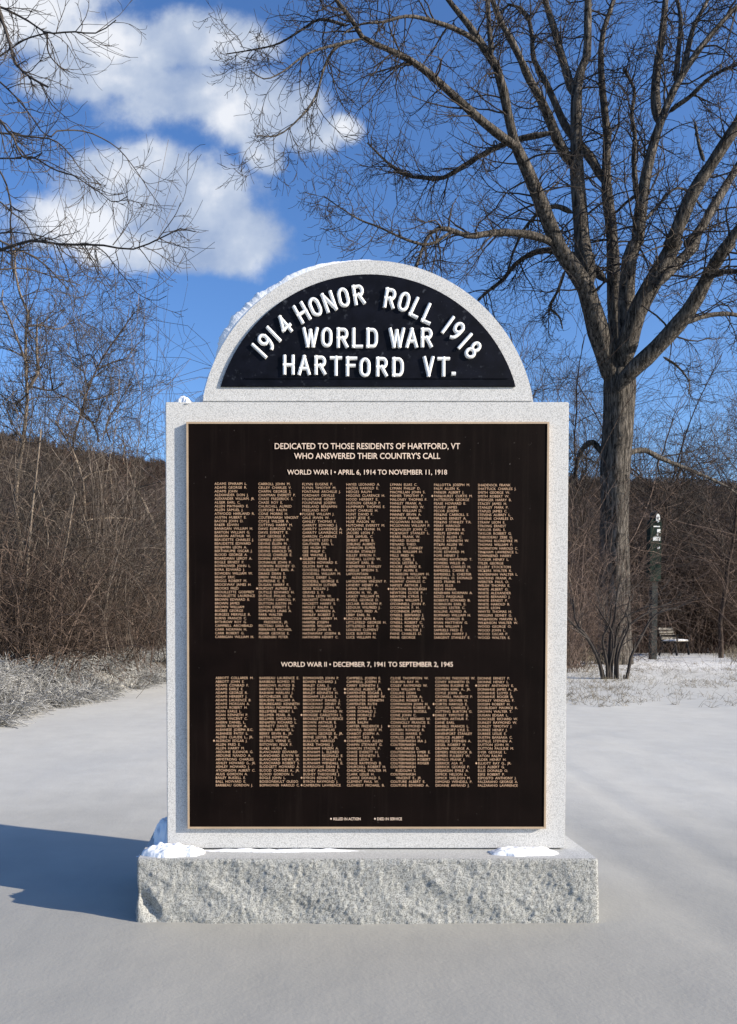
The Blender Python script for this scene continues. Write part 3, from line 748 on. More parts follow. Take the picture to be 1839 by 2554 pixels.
ROLL_2 = ['''ABBOTT COLLARER M.|ABBOTT JOHN E.|ADAMS CONRAD F.|ADAMS EARLE E.|ADAMS GEORGE R.|ADAMS HERBERT J.|ADAMS LAURENCE B.|ADAMS MORGAN A.|ADAMS ROBERT H.|AGAN EARLE L.|AGAN KENNETH P.|AGAN VINCENT C.|AHERN DANIEL L.|AKERS RODNEY A.|ALBANESE JOSEPH B.C.|ALBANESE PATSY L.|ALDEN CLAUDE L., JR.|*ALDRICH EDGAR J.|ALLEN FRED E.|ALLEN HARRY M.|ARDUINE ELEANOR G.|ARDUINE NANDO A.|ARMSTRONG CHARLES|ASHLEY HOWARD G., JR.|ASHLEY HOWARD J.|ATCHINSON ALBERT C.|AULIS GORDON A.|BAILEY RUSSELL E.|BALL HOWARD E.|BARIBEAU GORDON J.''',
'''BARIBEAU LAURENCE E.|BARIBEAU ROMEO M.|BARROWS ALFRED B.|BARTON ROLAND P.|BASHAW HARLAN J.|BATCHELDER LEE R.|BEAUDIN WILLIAM A.|BEAUREGARD KENNETH|BELIVEAU NORMAN D.|BELLEMERE HENRY L.|BELLIMER PEARL A.|BELLIMER SHELDON L.|BENJAMIN RICHARD L.|BENNETT DANTE W.|BERNIER ARMAND L.|BERRY ERVIN B., JR.|BETTIS KEMPTON|BILLINGS VERNE C.|BISTOWSKI FELIX F.|BLAKE HUGH A.|BLANCHARD EDWARD|BLANCHARD ELWYN W.|BLANCHARD HENRY, JR.|BLANCHARD ROBERT S.|BLODGETT HOWARD A.|BLOOD CHARLES A., JR.|BLOOD GORDON L.|BOGLE JOHN L.|BOISSONEAULT OLEGO|BOMHOWER HAROLD C.''',
'''BOMHOWER JOHN P.|BOWEN RICHARD J.|BRALEY CARL J.|BRALEY FORREST C.|BRALEY KENNETH H.|BRIGHAM LELAND L.|BROCKWAY DANIEL J.|BROCKWAY HENRY P.|BROCKWAY JOHN W.|BROCKWAY RICHARD W.|*BROGGIE CARLETON L.|BROUILLETTE LAURENCE|BROWN ARTHUR E.|BROWN CHARLES J.|BROWN DOUGLAS|BROWN GEORGE E., JR.|BRYNE LESTER P., JR.|BULLOCK HAROLD|BURKE THOMAS J.|BURNHAM HAZEN A.|BURNHAM L. ELDRED|BURNHAM REGINALD E.|BURNHAM STANLEY H.|BURNHAM WENDALL E.|BURROUGHS DEAN E.|BUSHEY ALPHONSE J.|BUSHEY THEODORE J.|*BYRON KENNETH J.|BYRON RAYMOND J.|*CAMERON LAWRENCE''',
'''CAMPBELL JOSEPH E.|CAMPBELL JOSEPH P.|CAREY KENNETH J.|*CARLISLE ALBERT, JR.|*CARPENTER EDGAR J.|CARPENTER HENRY W.|CARPENTER KENNETH|CARPENTER RUTH|CARR CHARLIE L.|CARR DONALD J.|CARR HORACE J.|CARR JAMES A.|CARR RALPH|CARTER FREDERICK J.|CASWELL ROBERT M.|CHABOT JOSEPH A.|CHABOT LEO A.|*CHAMBERLAIN ALLEN|CHAPIN STEWART G.|CHARON STADEL P.|CHASE EVERETT H.|CHASE KENNETH S.|CHASE LEON E.|CHASE RAYMOND B.|CHURCHILL ROBERT H.|CHURCHILL WALTER M.|CLARK LESLIE H.|CLARKE DONALD S.|CLEMENT PAUL W.|CLOHESSY MICHAEL B.''',
'''CLOSE THOMPSON W.|COBURN RAY M.|COLBY RAYMOND W.|*COLE WILLIAM G.|COLLINS DEAN|COLLINS LESTER A.|COLLINS ROBERT L.|COMPANION JOHN H.|COMPANION ROBERT B.|COMPANION RUSSELL|CONE JOHN C.|CONNOLLY BERNARD W.|CONNOLLY FRANCIS E.|*COOK RAYMOND H.|CORBIN RONALD R.|CORLISS HARRIS E.|CORLISS JAMES M.|COUTERMARSH IRA J.|COUTERMARSH|>KATHERINE D.|COUTERMARSH OMER E.|COUTERMARSH RALPH|COUTERMARSH ROBERT|COUTERMARSH ROGER|COUTERMARSH|>RUDOLPH S.|COUTERMARSH|>VINCENT E., JR.|COUTURE ALBERT E.|COUTURE EDWARD A.''',
'''COUTURE THEODORE W.|COVEY KENNETH D.|COWEN EUGENE H.|COWEN KARL A., JR.|COYLE JOHN A.|CROWELL MAURICE P.|CURTIS GROVER H.|*CURTIS HAROLD E.|CUSSON CHARLES J.|CUTTING BURTON G.|*DAILEY TIMOTHY B.|DAMIEN ARTHUR F.|DANE EARL|DANIELS FRANCIS L.|DAVENPORT LYLE S.|DAVENPORT STANLEY|DEFELICE ALBERT|DEFELICE STEPHEN A.|DEGEL ROBERT H.|DELPHIA GEORGE A.|DEMERS FREDERICK B.|DEMERS FULBERT W.|DEPALO FRANK J.|DERRICK ASA M.|DERRICK GEORGE P.|DESJARDIN EMILE A.|DIMICK NELSON L.|DIMICK SHELDON M.|DIMOND WENDELL P.|DIONNE ARMAND J.''',
'''DIONNE ERNEST P.|DIONNE HENRY L.|*DOMEY ANTHONY E.|DONAHUE JAMES A., JR.|DONAHUE LLOYD J.|DONAHUE ROGER B.|DONLEY WENDALL F.|DOSSIN ROBERT H.|DOUBLEDAY MAURICE K.|DROWN WALTER T.|DUGAN EDGAR L.|DUNCKLEE RICHARD W.|DUNLEY RAYMOND W.|DUNLEY TIMOTHY J.|DURREE HENRY J.|DURREE LESLIE E.|DUSTIN BARBARA C.|DUTILLE STEPHEN A.|DUTTON JOHN M.|DUTTON PAULINE M.|DYER GEORGE L.|EATON RALPH|ELDER HENRY H.|*ELLIOTT RAY G., JR.|ELLIS ALBERT G.|ELLIS DONALD O.|ESKE ROBERT P.|ESPOSITO ANTHONY J.|FALZARANO GEORGE A.|FALZARANO LAWRENCE''']
XS_NAME = 1.0
fcu.resolution_u = 2
def rolls(cols, rows, xt, xb, yt0, yt1, yb0, yb1):
    for c, col in enumerate(cols):
        VS, FS = [], []
        lines = col.split('|')
        for r, s in enumerate(lines):
            f = r / (rows - 1); g = c / 6
            y = (yt0 + (yt1 - yt0) * g) * (1 - f) + (yb0 + (yb1 - yb0) * g) * f
            x = xt[c] * (1 - f) + xb[c] * f
            if s[0] == '*':
                diamond(VS, FS, x - 4.5, y, 3.0); s = s[1:]
            if s[0] == '>':
                x += 13; s = s[1:]
            place_text(VS, FS, s.replace(' ', '  '), x, y, 6.4, width=99, xs=XS_NAME, ext=0.0006, offset=-0.012)
        text_obj('name_column', VS, FS, M_GOLD, plaque)
rolls(ROLL_1, 42, [535.6, 645, 754.6, 864.4, 973.7, 1083, 1192.3], [537.3, 646.5, 755.8, 864.8, 974, 1083.2, 1192.5], 1206.3, 1209.8, 1588.2, 1590.3)
rolls(ROLL_2, 30, [538, 648, 756.7, 865, 974.5, 1086, 1192.2], [539, 648.5, 757.2, 865.8, 974.8, 1087, 1192.8], 1690.6, 1691.5, 1958.0, 1958.8)
bpy.data.objects.remove(fob); bpy.data.curves.remove(fcu)

# ================================================================ SNOW lying on the stone
def mound(name, label, x0, x1, y0, y1, zb, h, seed, power=0.6, nx=70, ny=40, rough=0.35, skew=0.0):
    gx, gy = np.meshgrid(np.linspace(-1.15, 1.15, nx), np.linspace(-1.15, 1.15, ny))
    q = np.stack([gx * 2.2 + seed * 7.1, gy * 2.2, np.full_like(gx, seed)], -1)
    wob = 1 + 0.22 * fbm(q, 3)
    d = np.hypot(gx, gy) / wob
    z = np.clip(1 - d ** 2.4, 0, 1) ** power
    z = z * (1 + rough * fbm(q * 1.7, 3) * 0.6) * (1 + skew * gx)
    wx = (x0 + x1) / 2 + gx * (x1 - x0) / 2; wy = (y0 + y1) / 2 + gy * (y1 - y0) / 2
    wz = zb + np.where(d < 1, h * z, -0.006)
    c = A_(((x0 + x1) / 2, (y0 + y1) / 2, zb))
    V = np.stack([wx, wy, wz], -1).reshape(-1, 3) - c
    i = (np.arange(ny - 1)[:, None] * nx + np.arange(nx - 1)[None]).ravel()
    F = np.stack([i, i + 1, i + nx + 1, i + nx], 1)
    keep = (d.ravel()[F] < 1.12).any(1)
    F = F[keep]
    used = np.unique(F); remap = np.zeros(len(V), int); remap[used] = np.arange(len(used))
    o = link(name, np_mesh(name, V[used], remap[F]), M_SNOW, loc=tuple(c))
    return tag(o, label, 'snow', group='snow left lying on the stone')

bx = lambda px: P(px, 2130, YB0 + .05)[0]
mound('snow_pile', 'thick white snow pile on the left end of the rough granite base', bx(352), bx(500), YB0 + .012, YF - .004, ZBT, .031, 3, rough=.5)
mound('snow_pile', 'long low strip of white snow on the right of the base ledge', bx(1228), bx(1388), YB0 + .022, YF - .004, ZBT, .019, 8, rough=.45)
mound('snow_drift', 'grey-blue shaded snow drift on the base behind the left edge of the slab', bx(362), bx(470), YF + .01, YF + .34, ZBT, .07, 5, power=.5)
mound('snow_crust', 'thin crust of old snow on the middle of the base ledge', bx(505), bx(900), YF - .032, YF - .003, ZBT, .006, 12, rough=1.6, ny=14, nx=160)
sx = lambda px: P(px, 1000, YF)[0]
mound('snow_pile', 'small white snow lump on the left shoulder of the slab', sx(424), sx(480), YF + .004, YF + .11, ZT, .028, 6, nx=40, ny=30)
mound('snow_drift', 'shaded snow drift on the slab shoulder against the crest', sx(460), sx(560), YF + .09, YF + .262, ZT, .078, 9, power=.9)

def crest_snow():
    na, ny = 220, 34
    ang = np.linspace(R(80), R(156), na); yy = np.linspace(0, 1, ny)
    ga, gy = np.meshgrid(ang, yy, indexing='ij')
    dg = np.degrees(ga)
    q = np.stack([ga * 14, gy * 5, np.zeros_like(ga)], -1)
    prof = np.interp(dg, [80, 88, 96, 108, 120, 128, 138, 150, 156], [0, .006, .012, .016, .018, .026, .030, .020, 0])
    n = fbm(q, 4); n2 = np.abs(fbm(q * 4.1 + 5, 3))
    edge = np.clip(gy / 0.05, 0, 1) ** 0.4 * np.clip((1 - gy) / 0.10, 0, 1) ** 0.5
    rough = np.clip((dg - 108) / 12, 0, 1)
    th = prof * (1 + 0.30 * n + rough * (0.22 * (n2 - 0.4))) * edge - 0.0015 * (1 - edge)
    r = ARAD + th
    y = AY0 + 0.003 + (AY1 - AY0 - 0.006) * gy
    V = np.stack([AXC + r * np.cos(ga), y, ACZ + r * np.sin(ga)], -1).reshape(-1, 3)
    i = (np.arange(na - 1)[:, None] * ny + np.arange(ny - 1)[None]).ravel()
    F = np.stack([i, i + 1, i + ny + 1, i + ny], 1)
    c = A_((AXC, AY0, ACZ + ARAD))
    o = link('snow_crust', np_mesh('snow_crust', V - c, F), M_SNOW, loc=tuple(c))
    tag(o, 'curved cap of snow on the upper left of the round crest', 'snow', group='snow left lying on the stone')
crest_snow()

# ================================================================ bare branches: batches of tapered tubes
def nrm(v):
    return v / np.maximum(np.linalg.norm(v, axis=-1, keepdims=True), 1e-9)

def sweep(start, d, L, r0, r1, n, wig=0.12, droop=0.0, curl=0.0, g=None):
    """grow M branches of n points at once; droop pulls them down at first, curl lifts the tips"""
    g = g or rng
    M = len(start)
    Pn = np.empty((M, n, 3)); p = start.copy(); d = nrm(d)
    step = (L / (n - 1))[:, None]
    bend = g.normal(0, wig * 0.6, (M, 3))
    for i in range(n):
        Pn[:, i] = p
        f = i / (n - 1)
        d = d + g.normal(0, wig, (M, 3)) + bend
        d[:, 2] += -droop * (1 - f) + curl * f
        d = nrm(d)
        p = p + d * step
    Rn = r0[:, None] + (r1 - r0)[:, None] * np.linspace(0, 1, n)[None] ** 0.8
    return Pn, Rn

def spawn(Pn, Rn, k, t0=0.2, t1=1.0, ang=(30, 65), up=0.0, g=None):
    """k side shoots on each parent: start, direction, parent length and radius there, place along the parent"""
    g = g or rng
    M, n, _ = Pn.shape
    if isinstance(k, np.ndarray): idx = np.repeat(np.arange(M), k)
    else: idx = np.repeat(np.arange(M), k)
    t = g.uniform(t0, t1, len(idx))
    x = t * (n - 1); i = np.minimum(x.astype(int), n - 2); f = (x - i)[:, None]
    a, b = Pn[idx, i], Pn[idx, i + 1]
    pos = a * (1 - f) + b * f
    T = nrm(b - a)
    q = g.normal(0, 1, (len(idx), 3)); q[:, 2] += up
    q = nrm(q - T * (q * T).sum(1, keepdims=True))
    an = np.radians(g.uniform(ang[0], ang[1], len(idx)))[:, None]
    d = T * np.cos(an) + q * np.sin(an)
    r = Rn[idx, i] * (1 - f[:, 0]) + Rn[idx, i + 1] * f[:, 0]
    Ln = np.linalg.norm(np.diff(Pn, axis=1), axis=2).sum(1)[idx]
    return pos, d, Ln, r, t

def tube_arrays(Pn, Rn, sides, tones=None, g=None):
    M, n, _ = Pn.shape
    T = np.gradient(Pn, axis=1); T = nrm(T)
    avg = nrm(Pn[:, -1] - Pn[:, 0] + 1e-6)
    ref = np.where(np.abs(avg[:, 2:3]) < 0.8, np.array([[0, 0, 1.0]]), np.array([[1.0, 0, 0]]))
    A = nrm(np.cross(T, ref[:, None, :])); B = np.cross(T, A)
    th = np.arange(sides) * 2 * np.pi / sides
    V = Pn[:, :, None] + Rn[:, :, None, None] * (A[:, :, None] * np.cos(th)[None, None, :, None] + B[:, :, None] * np.sin(th)[None, None, :, None])
    base = (np.arange(M) * n * sides)[:, None, None]
    i = np.arange(n - 1)[None, :, None]; j = np.arange(sides)[None, None, :]; j2 = (j + 1) % sides
    a = base + i * sides + j; b = base + i * sides + j2
    F = np.stack([a, b, b + sides, a + sides], -1).reshape(-1, 4)
    if tones is None: tones = (g or rng).uniform(0.15, 0.85, M)
    tn = np.repeat(tones, n * sides)
    return V.reshape(-1, 3), F, tn

def join(parts):
    Vs, Fs, Ts, o = [], [], [], 0
    for V, F, t in parts:
        Vs.append(V); Fs.append(F + o); Ts.append(t); o += len(V)
    return np.concatenate(Vs), np.concatenate(Fs), np.concatenate(Ts)

def smooth_line(pts, n):
    """Catmull-Rom through the points, n samples evenly by length"""
    p = np.asarray(pts, float)
    p = np.vstack([2 * p[0] - p[1], p, 2 * p[-1] - p[-2]])
    out = []
    for i in range(1, len(p) - 2):
        for t in np.linspace(0, 1, 8, endpoint=False):
            a, b, c, d = p[i - 1], p[i], p[i + 1], p[i + 2]
            out.append(0.5 * (2 * b + (c - a) * t + (2 * a - 5 * b + 4 * c - d) * t * t + (3 * b - a - 3 * c + d) * t ** 3))
    out.append(p[-2]); out = np.array(out)
    s = np.concatenate([[0], np.cumsum(np.linalg.norm(np.diff(out, axis=0), axis=1))])
    q = np.linspace(0, s[-1], n)
    return np.stack([np.interp(q, s, out[:, k]) for k in range(3)], 1)

def limb(pts, w0, w1, Y0, Y1, n=14):
    """a limb seen at these photograph pixels, w0..w1 pixels thick, running from depth Y0 to Y1"""
    L = [0.0]
    for a, b in zip(pts, pts[1:]): L.append(L[-1] + math.hypot(b[0] - a[0], b[1] - a[1]))
    w = [P(x, y, Y0 + (Y1 - Y0) * l / L[-1]) for (x, y), l in zip(pts, L)]
    q = smooth_line(w, n)
    f = np.linspace(0, 1, n)
    r = (w0 + (w1 - w0) * f) * 0.5 * (Y0 + (Y1 - Y0) * f) / FOC
    return q, r
z2 = lambda *p: [(900 + x * .575, y * .575) for x, y in p]
z5 = lambda *p: [(1200 + x * .3913, 600 + y * .3913) for x, y in p]
z1 = lambda *p: [(x * .5634, y * .5634) for x, y in p]
z6 = lambda *p: [(x * .1763, 300 + y * .1763) for x, y in p]
z3 = lambda *p: [(x * .3062, 600 + y * .3062) for x, y in p]
z4 = lambda *p: [(x * .3527, 1050 + y * .3527) for x, y in p]

def tree_object(name, label, cat, base, wood, twigs, mat_w, mat_t, group=None, tw_name='crown', wood_name='trunk'):
    t = thing(name, label, cat, tuple(base), group)
    b = np.asarray(base)
    V, F, tn = wood
    link(wood_name, np_mesh(wood_name, V - b, F, tn), mat_w, t)
    if twigs is not None:
        V, F, tn = twigs
        link(tw_name, np_mesh(tw_name, V - b, F, tn), mat_t, t)
    return t

# ---------------------------------------------------------------- the big tree behind the stone
def big_tree():
    g = np.random.default_rng(21)
    Y = 22.0
    base = P(1530, 1655, Y); base[2] = float(ground_z(base[0], base[1]))
    tr = z5((858, 2750), (852, 2100), (855, 1661), (856, 1400), (880, 1000), (884, 860), (892, 740), (896, 640))
    LB = []      # (points, w0, w1, dY0, dY1, twigginess)
    def add(p, w0, w1, d0, d1, k=1.0): LB.append((p, w0, w1, d0, d1, k))
    # main limbs, bottom to top
    add(z5((870, 980), (840, 880), (790, 720), (720, 480), (680, 330), (620, 220), (540, 110), (480, 30), (440, 0)) + z2((830, 1000), (790, 900), (745, 790), (700, 690), (660, 600), (640, 500), (620, 400), (600, 330), (570, 240), (520, 190), (470, 110), (380, 0), (330, -70)), 56, 12, 0, -2.2, .9)
    add(z2((570, 240), (556, 100), (553, 0), (550, -60)), 14, 10, -1.9, -1.6, .6)
    add(z2((700, 690), (690, 650), (620, 600), (520, 520), (420, 430), (320, 340), (230, 270), (130, 220), (40, 180)) + [(895, 85), (879, 51), (839, 0), (810, -40)], 24, 11, -1.5, -3.6, 1.0)
    add([(905, 97), (845, 113), (811, 163), (789, 237), (749, 293), (693, 338), (642, 338)], 9, 3, -3.0, -3.8, .85)
    add([(905, 96), (777, 130), (704, 180), (659, 197), (625, 175)], 8, 3, -3.2, -4.2, .85)
    add([(875, 60), (868, 65), (800, 48), (755, 73), (699, 107), (648, 121), (563, 135)], 8, 3, -3.4, -2.6, .85)
    add(z2((520, 190), (440, 140), (340, 100), (210, 70), (100, 95), (0, 105), (-80, 150)), 14, 4, -2.0, -3.5, 1.5)
    add(z2((850, 1060), (760, 1025), (660, 1010), (560, 1012), (470, 1025), (400, 1000), (340, 990), (290, 1030), (250, 1130), (235, 1190)), 22, 7, -.8, -2.6, 1.4)
    add(z2((400, 1000), (300, 1060), (200, 1040), (80, 985), (0, 955), (-90, 900), (-160, 850)), 9, 3, -2.2, -3.0, 1.5)
    add(z5((805, 265), (700, 170), (560, 90), (440, 62), (330, 80), (220, 150), (140, 250), (60, 310), (-20, 380)), 24, 8, 1.0, 2.6, 1.5)
    add(z2((850, 570), (800, 582), (700, 600), (610, 630), (520, 675), (440, 722), (350, 775), (260, 770), (180, 755), (100, 690), (30, 620)), 17, 5, .2, 2.0, 1.5)
    add(z2((922, 925), (850, 895), (790, 912), (740, 955), (700, 1010), (660, 1100), (640, 1180)), 13, 5, .5, 1.8, 1.4)
    add(z5((700, 330), (680, 200), (655, 60)) + z2((965, 1100), (950, 900), (938, 750), (935, 600), (935, 450), (945, 330), (980, 250), (985, 100), (985, -40)), 46, 18, .3, 1.0, .8)
    add(z2((915, 720), (860, 620), (820, 520), (780, 430), (730, 340), (690, 250), (650, 170), (600, 80), (565, -20)), 27, 14, .7, -.8, 1.0)
    add(z2((1055, 800), (1010, 705), (960, 640), (890, 550), (840, 440), (800, 350), (750, 255), (742, 150), (715, 50), (640, 20), (600, 60)), 24, 7, 1.5, 2.6, 1.0)
    add(z2((925, 420), (895, 320), (865, 220), (838, 120), (808, 30), (795, -40)), 22, 15, .8, 1.6, .9)
    add(z5((885, 800), (872, 660), (850, 400), (845, 200), (840, 0)) + z2((1090, 1100), (1090, 1000), (1072, 880), (1065, 800), (1065, 700), (1070, 600), (1060, 500), (1045, 350), (1042, 200), (1062, 100), (1100, 0), (1110, -40)), 38, 12, .8, 2.0, .8)
    add(z5((905, 800), (930, 640), (925, 480), (930, 300), (945, 120), (975, 0)) + z2((1195, 1100), (1210, 950), (1230, 800), (1255, 680), (1290, 560), (1340, 430), (1390, 330), (1450, 240), (1520, 150), (1600, 60), (1680, -20)), 44, 13, .4, -.6, .9)
    add(z2((1290, 540), (1278, 420), (1285, 300), (1308, 150), (1325, -30)), 24, 16, 0, .8, .9)
    add(z2((1335, 490), (1370, 460), (1430, 418), (1500, 350), (1560, 310), (1660, 270)), 13, 8, -.2, -1.6, 1.1)
    add(z2((1365, 360), (1380, 200), (1388, 80), (1368, -20)), 14, 10, -.3, .2, 1.0)
    add(z2((1400, 310), (1440, 130), (1490, 30), (1520, -30)), 15, 10, -.4, .4, 1.0)
    add(z2((1200, 890), (1185, 700), (1190, 590), (1175, 500), (1187, 390), (1140, 300)), 15, 8, .2, 1.2, 1.1)
    add(z5((890, 860), (925, 690), (990, 470), (1060, 330), (1130, 210), (1200, 80), (1240, 0)) + z2((1340, 1080), (1400, 930), (1450, 820), (1530, 700), (1600, 590), (1700, 440)), 52, 30, -.2, -2.0, .8)
    add(z5((1120, 300), (1180, 215), (1290, 110), (1390, 0)) + z2((1400, 1080), (1470, 1000), (1540, 880), (1600, 780), (1690, 640)), 30, 22, -1.0, -.2, .9)
    add(z5((880, 960), (930, 860), (1040, 760), (1150, 650), (1250, 540), (1330, 440), (1390, 340), (1450, 220), (1530, 90), (1600, 0)) + z2((1540, 1130), (1640, 990), (1740, 860)), 46, 26, -.5, -3.0, .8)
    add(z5((1300, 530), (1400, 488), (1500, 470), (1600, 470), (1760, 500)), 14, 10, -1.2, -.4, 1.3)
    add(z5((1475, 220), (1560, 198), (1640, 195), (1760, 160)), 15, 10, -1.8, -2.8, 1.1)
    add(z5((1160, 740), (1250, 800), (1310, 870), (1330, 920), (1322, 980)), 7, 3, -1.0, -1.4, 1.2)
    add(z2((1633, 20), (1560, 300), (1545, 330)), 4, 3, -1, -1, .5)
    add(z2((1230, 960), (1300, 880), (1360, 820), (1420, 830), (1480, 900)), 9, 5, .2, 1.2, 1.2)
    add(z2((1490, 700), (1470, 640), (1455, 560), (1450, 530)), 10, 6, -2, -1.6, .8)
    add(z2((1205, 840), (1150, 880), (1110, 920)), 9, 7, .3, 1, .6)
    add(z5((830, 1380), (770, 1345), (710, 1285), (660, 1310), (620, 1390), (600, 1480), (560, 1580)), 17, 8, .2, 1.2, 1.0)
    add(z5((880, 1375), (955, 1350), (1040, 1335), (1130, 1380), (1250, 1430), (1400, 1490), (1550, 1560), (1640, 1620)), 15, 6, .3, 1.5, 1.0)
    add(z5((535, 190), (490, 320), (440, 420), (500, 490), (520, 560)), 9, 4, -.6, .6, 1.3)
    wood, twig, lines = [], [], []
    w = [P(x, y, Y) for x, y in tr]; q = smooth_line(w, 22)
    q[0] = base + (0, 0, -.15)
    wpx = np.interp(np.linspace(0, 1, 22), [0, .06, .2, .5, .78, .88, .94, 1], [98, 80, 72, 68, 68, 80, 66, 10])
    r = wpx * .5 * Y / FOC
    V, F, tn = tube_arrays(q[None], r[None], 26, np.array([.5]))
    dv = V - np.repeat(q, 26, 0)
    V = V + nrm(dv) * (0.035 * fbm(np.stack([V[:, 0] * 3.2, V[:, 1] * 3.2, V[:, 2] * .5], 1), 3))[:, None]
    wood.append((V, F, tn))
    for p, w0, w1, d0, d1, k in LB:
        a, b = limb(p, w0, w1, Y + d0, Y + d1, 20)
        jitter = np.stack([vnoise(np.stack([np.arange(20) * .35, np.full(20, s + w0), np.full(20, d1)], 1)) for s in (1.3, 5.7, 9.1)], 1)
        b = b * (1 + .05 * g.normal(size=20)) * np.linspace(1, .82, 20)
        b[0] *= .2; b[1] *= .8
        wood.append(tube_arrays(a[None], b[None], 10, np.array([g.uniform(.3, 1.0)])))
        lines.append((a, b, k))
    PL = np.array([a for a, b, k in lines]); RL = np.array([b for a, b, k in lines])
    ln = np.linalg.norm(np.diff(PL, axis=1), axis=2).sum(1)
    kk = np.array([max(3, int(3.9 * l * k)) for l, (_, _, k) in zip(ln, lines)])
    pos, d, Lp, rp, t = spawn(PL, RL, kk, .22, 1.0, (35, 75), up=-.1, g=g)
    L1 = g.uniform(.5, 1.0, len(pos)) * np.minimum(2.6, .9 + Lp * .22) * (1.1 - .35 * t)
    r1 = np.minimum(np.minimum(rp * .5, .036), .010 + .010 * L1)
    A, RA = sweep(pos, d, L1, r1, np.full(len(pos), .0065), 8, .19, .12, .20, g)
    twig.append(tube_arrays(A, RA, 4, None, g))
    pos, d, Lp, rp, t = spawn(A, RA, 5, .15, 1.0, (25, 65), g=g)
    L2 = Lp * g.uniform(.25, .6, len(pos)) + .12
    B, RB = sweep(pos, d, L2, np.minimum(rp * .75, .013), np.full(len(pos), .0053), 6, .19, .18, .36, g)
    twig.append(tube_arrays(B, RB, 3, None, g))
    pos, d, Lp, rp, t = spawn(B, RB, 3, .2, 1.0, (30, 70), g=g)
    L3 = Lp * g.uniform(.2, .5, len(pos)) + .07
    C, RC = sweep(pos, d, L3, np.full(len(pos), .0056), np.full(len(pos), .0048), 4, .18, .08, .55, g)
    twig.append(tube_arrays(C, RC, 3, None, g))
    tree_object('bare_tree', 'huge bare tree with furrowed trunk forking into many limbs behind the stone', 'tree', base, join(wood), join(twig), M_BARK, M_TWIG)
big_tree()

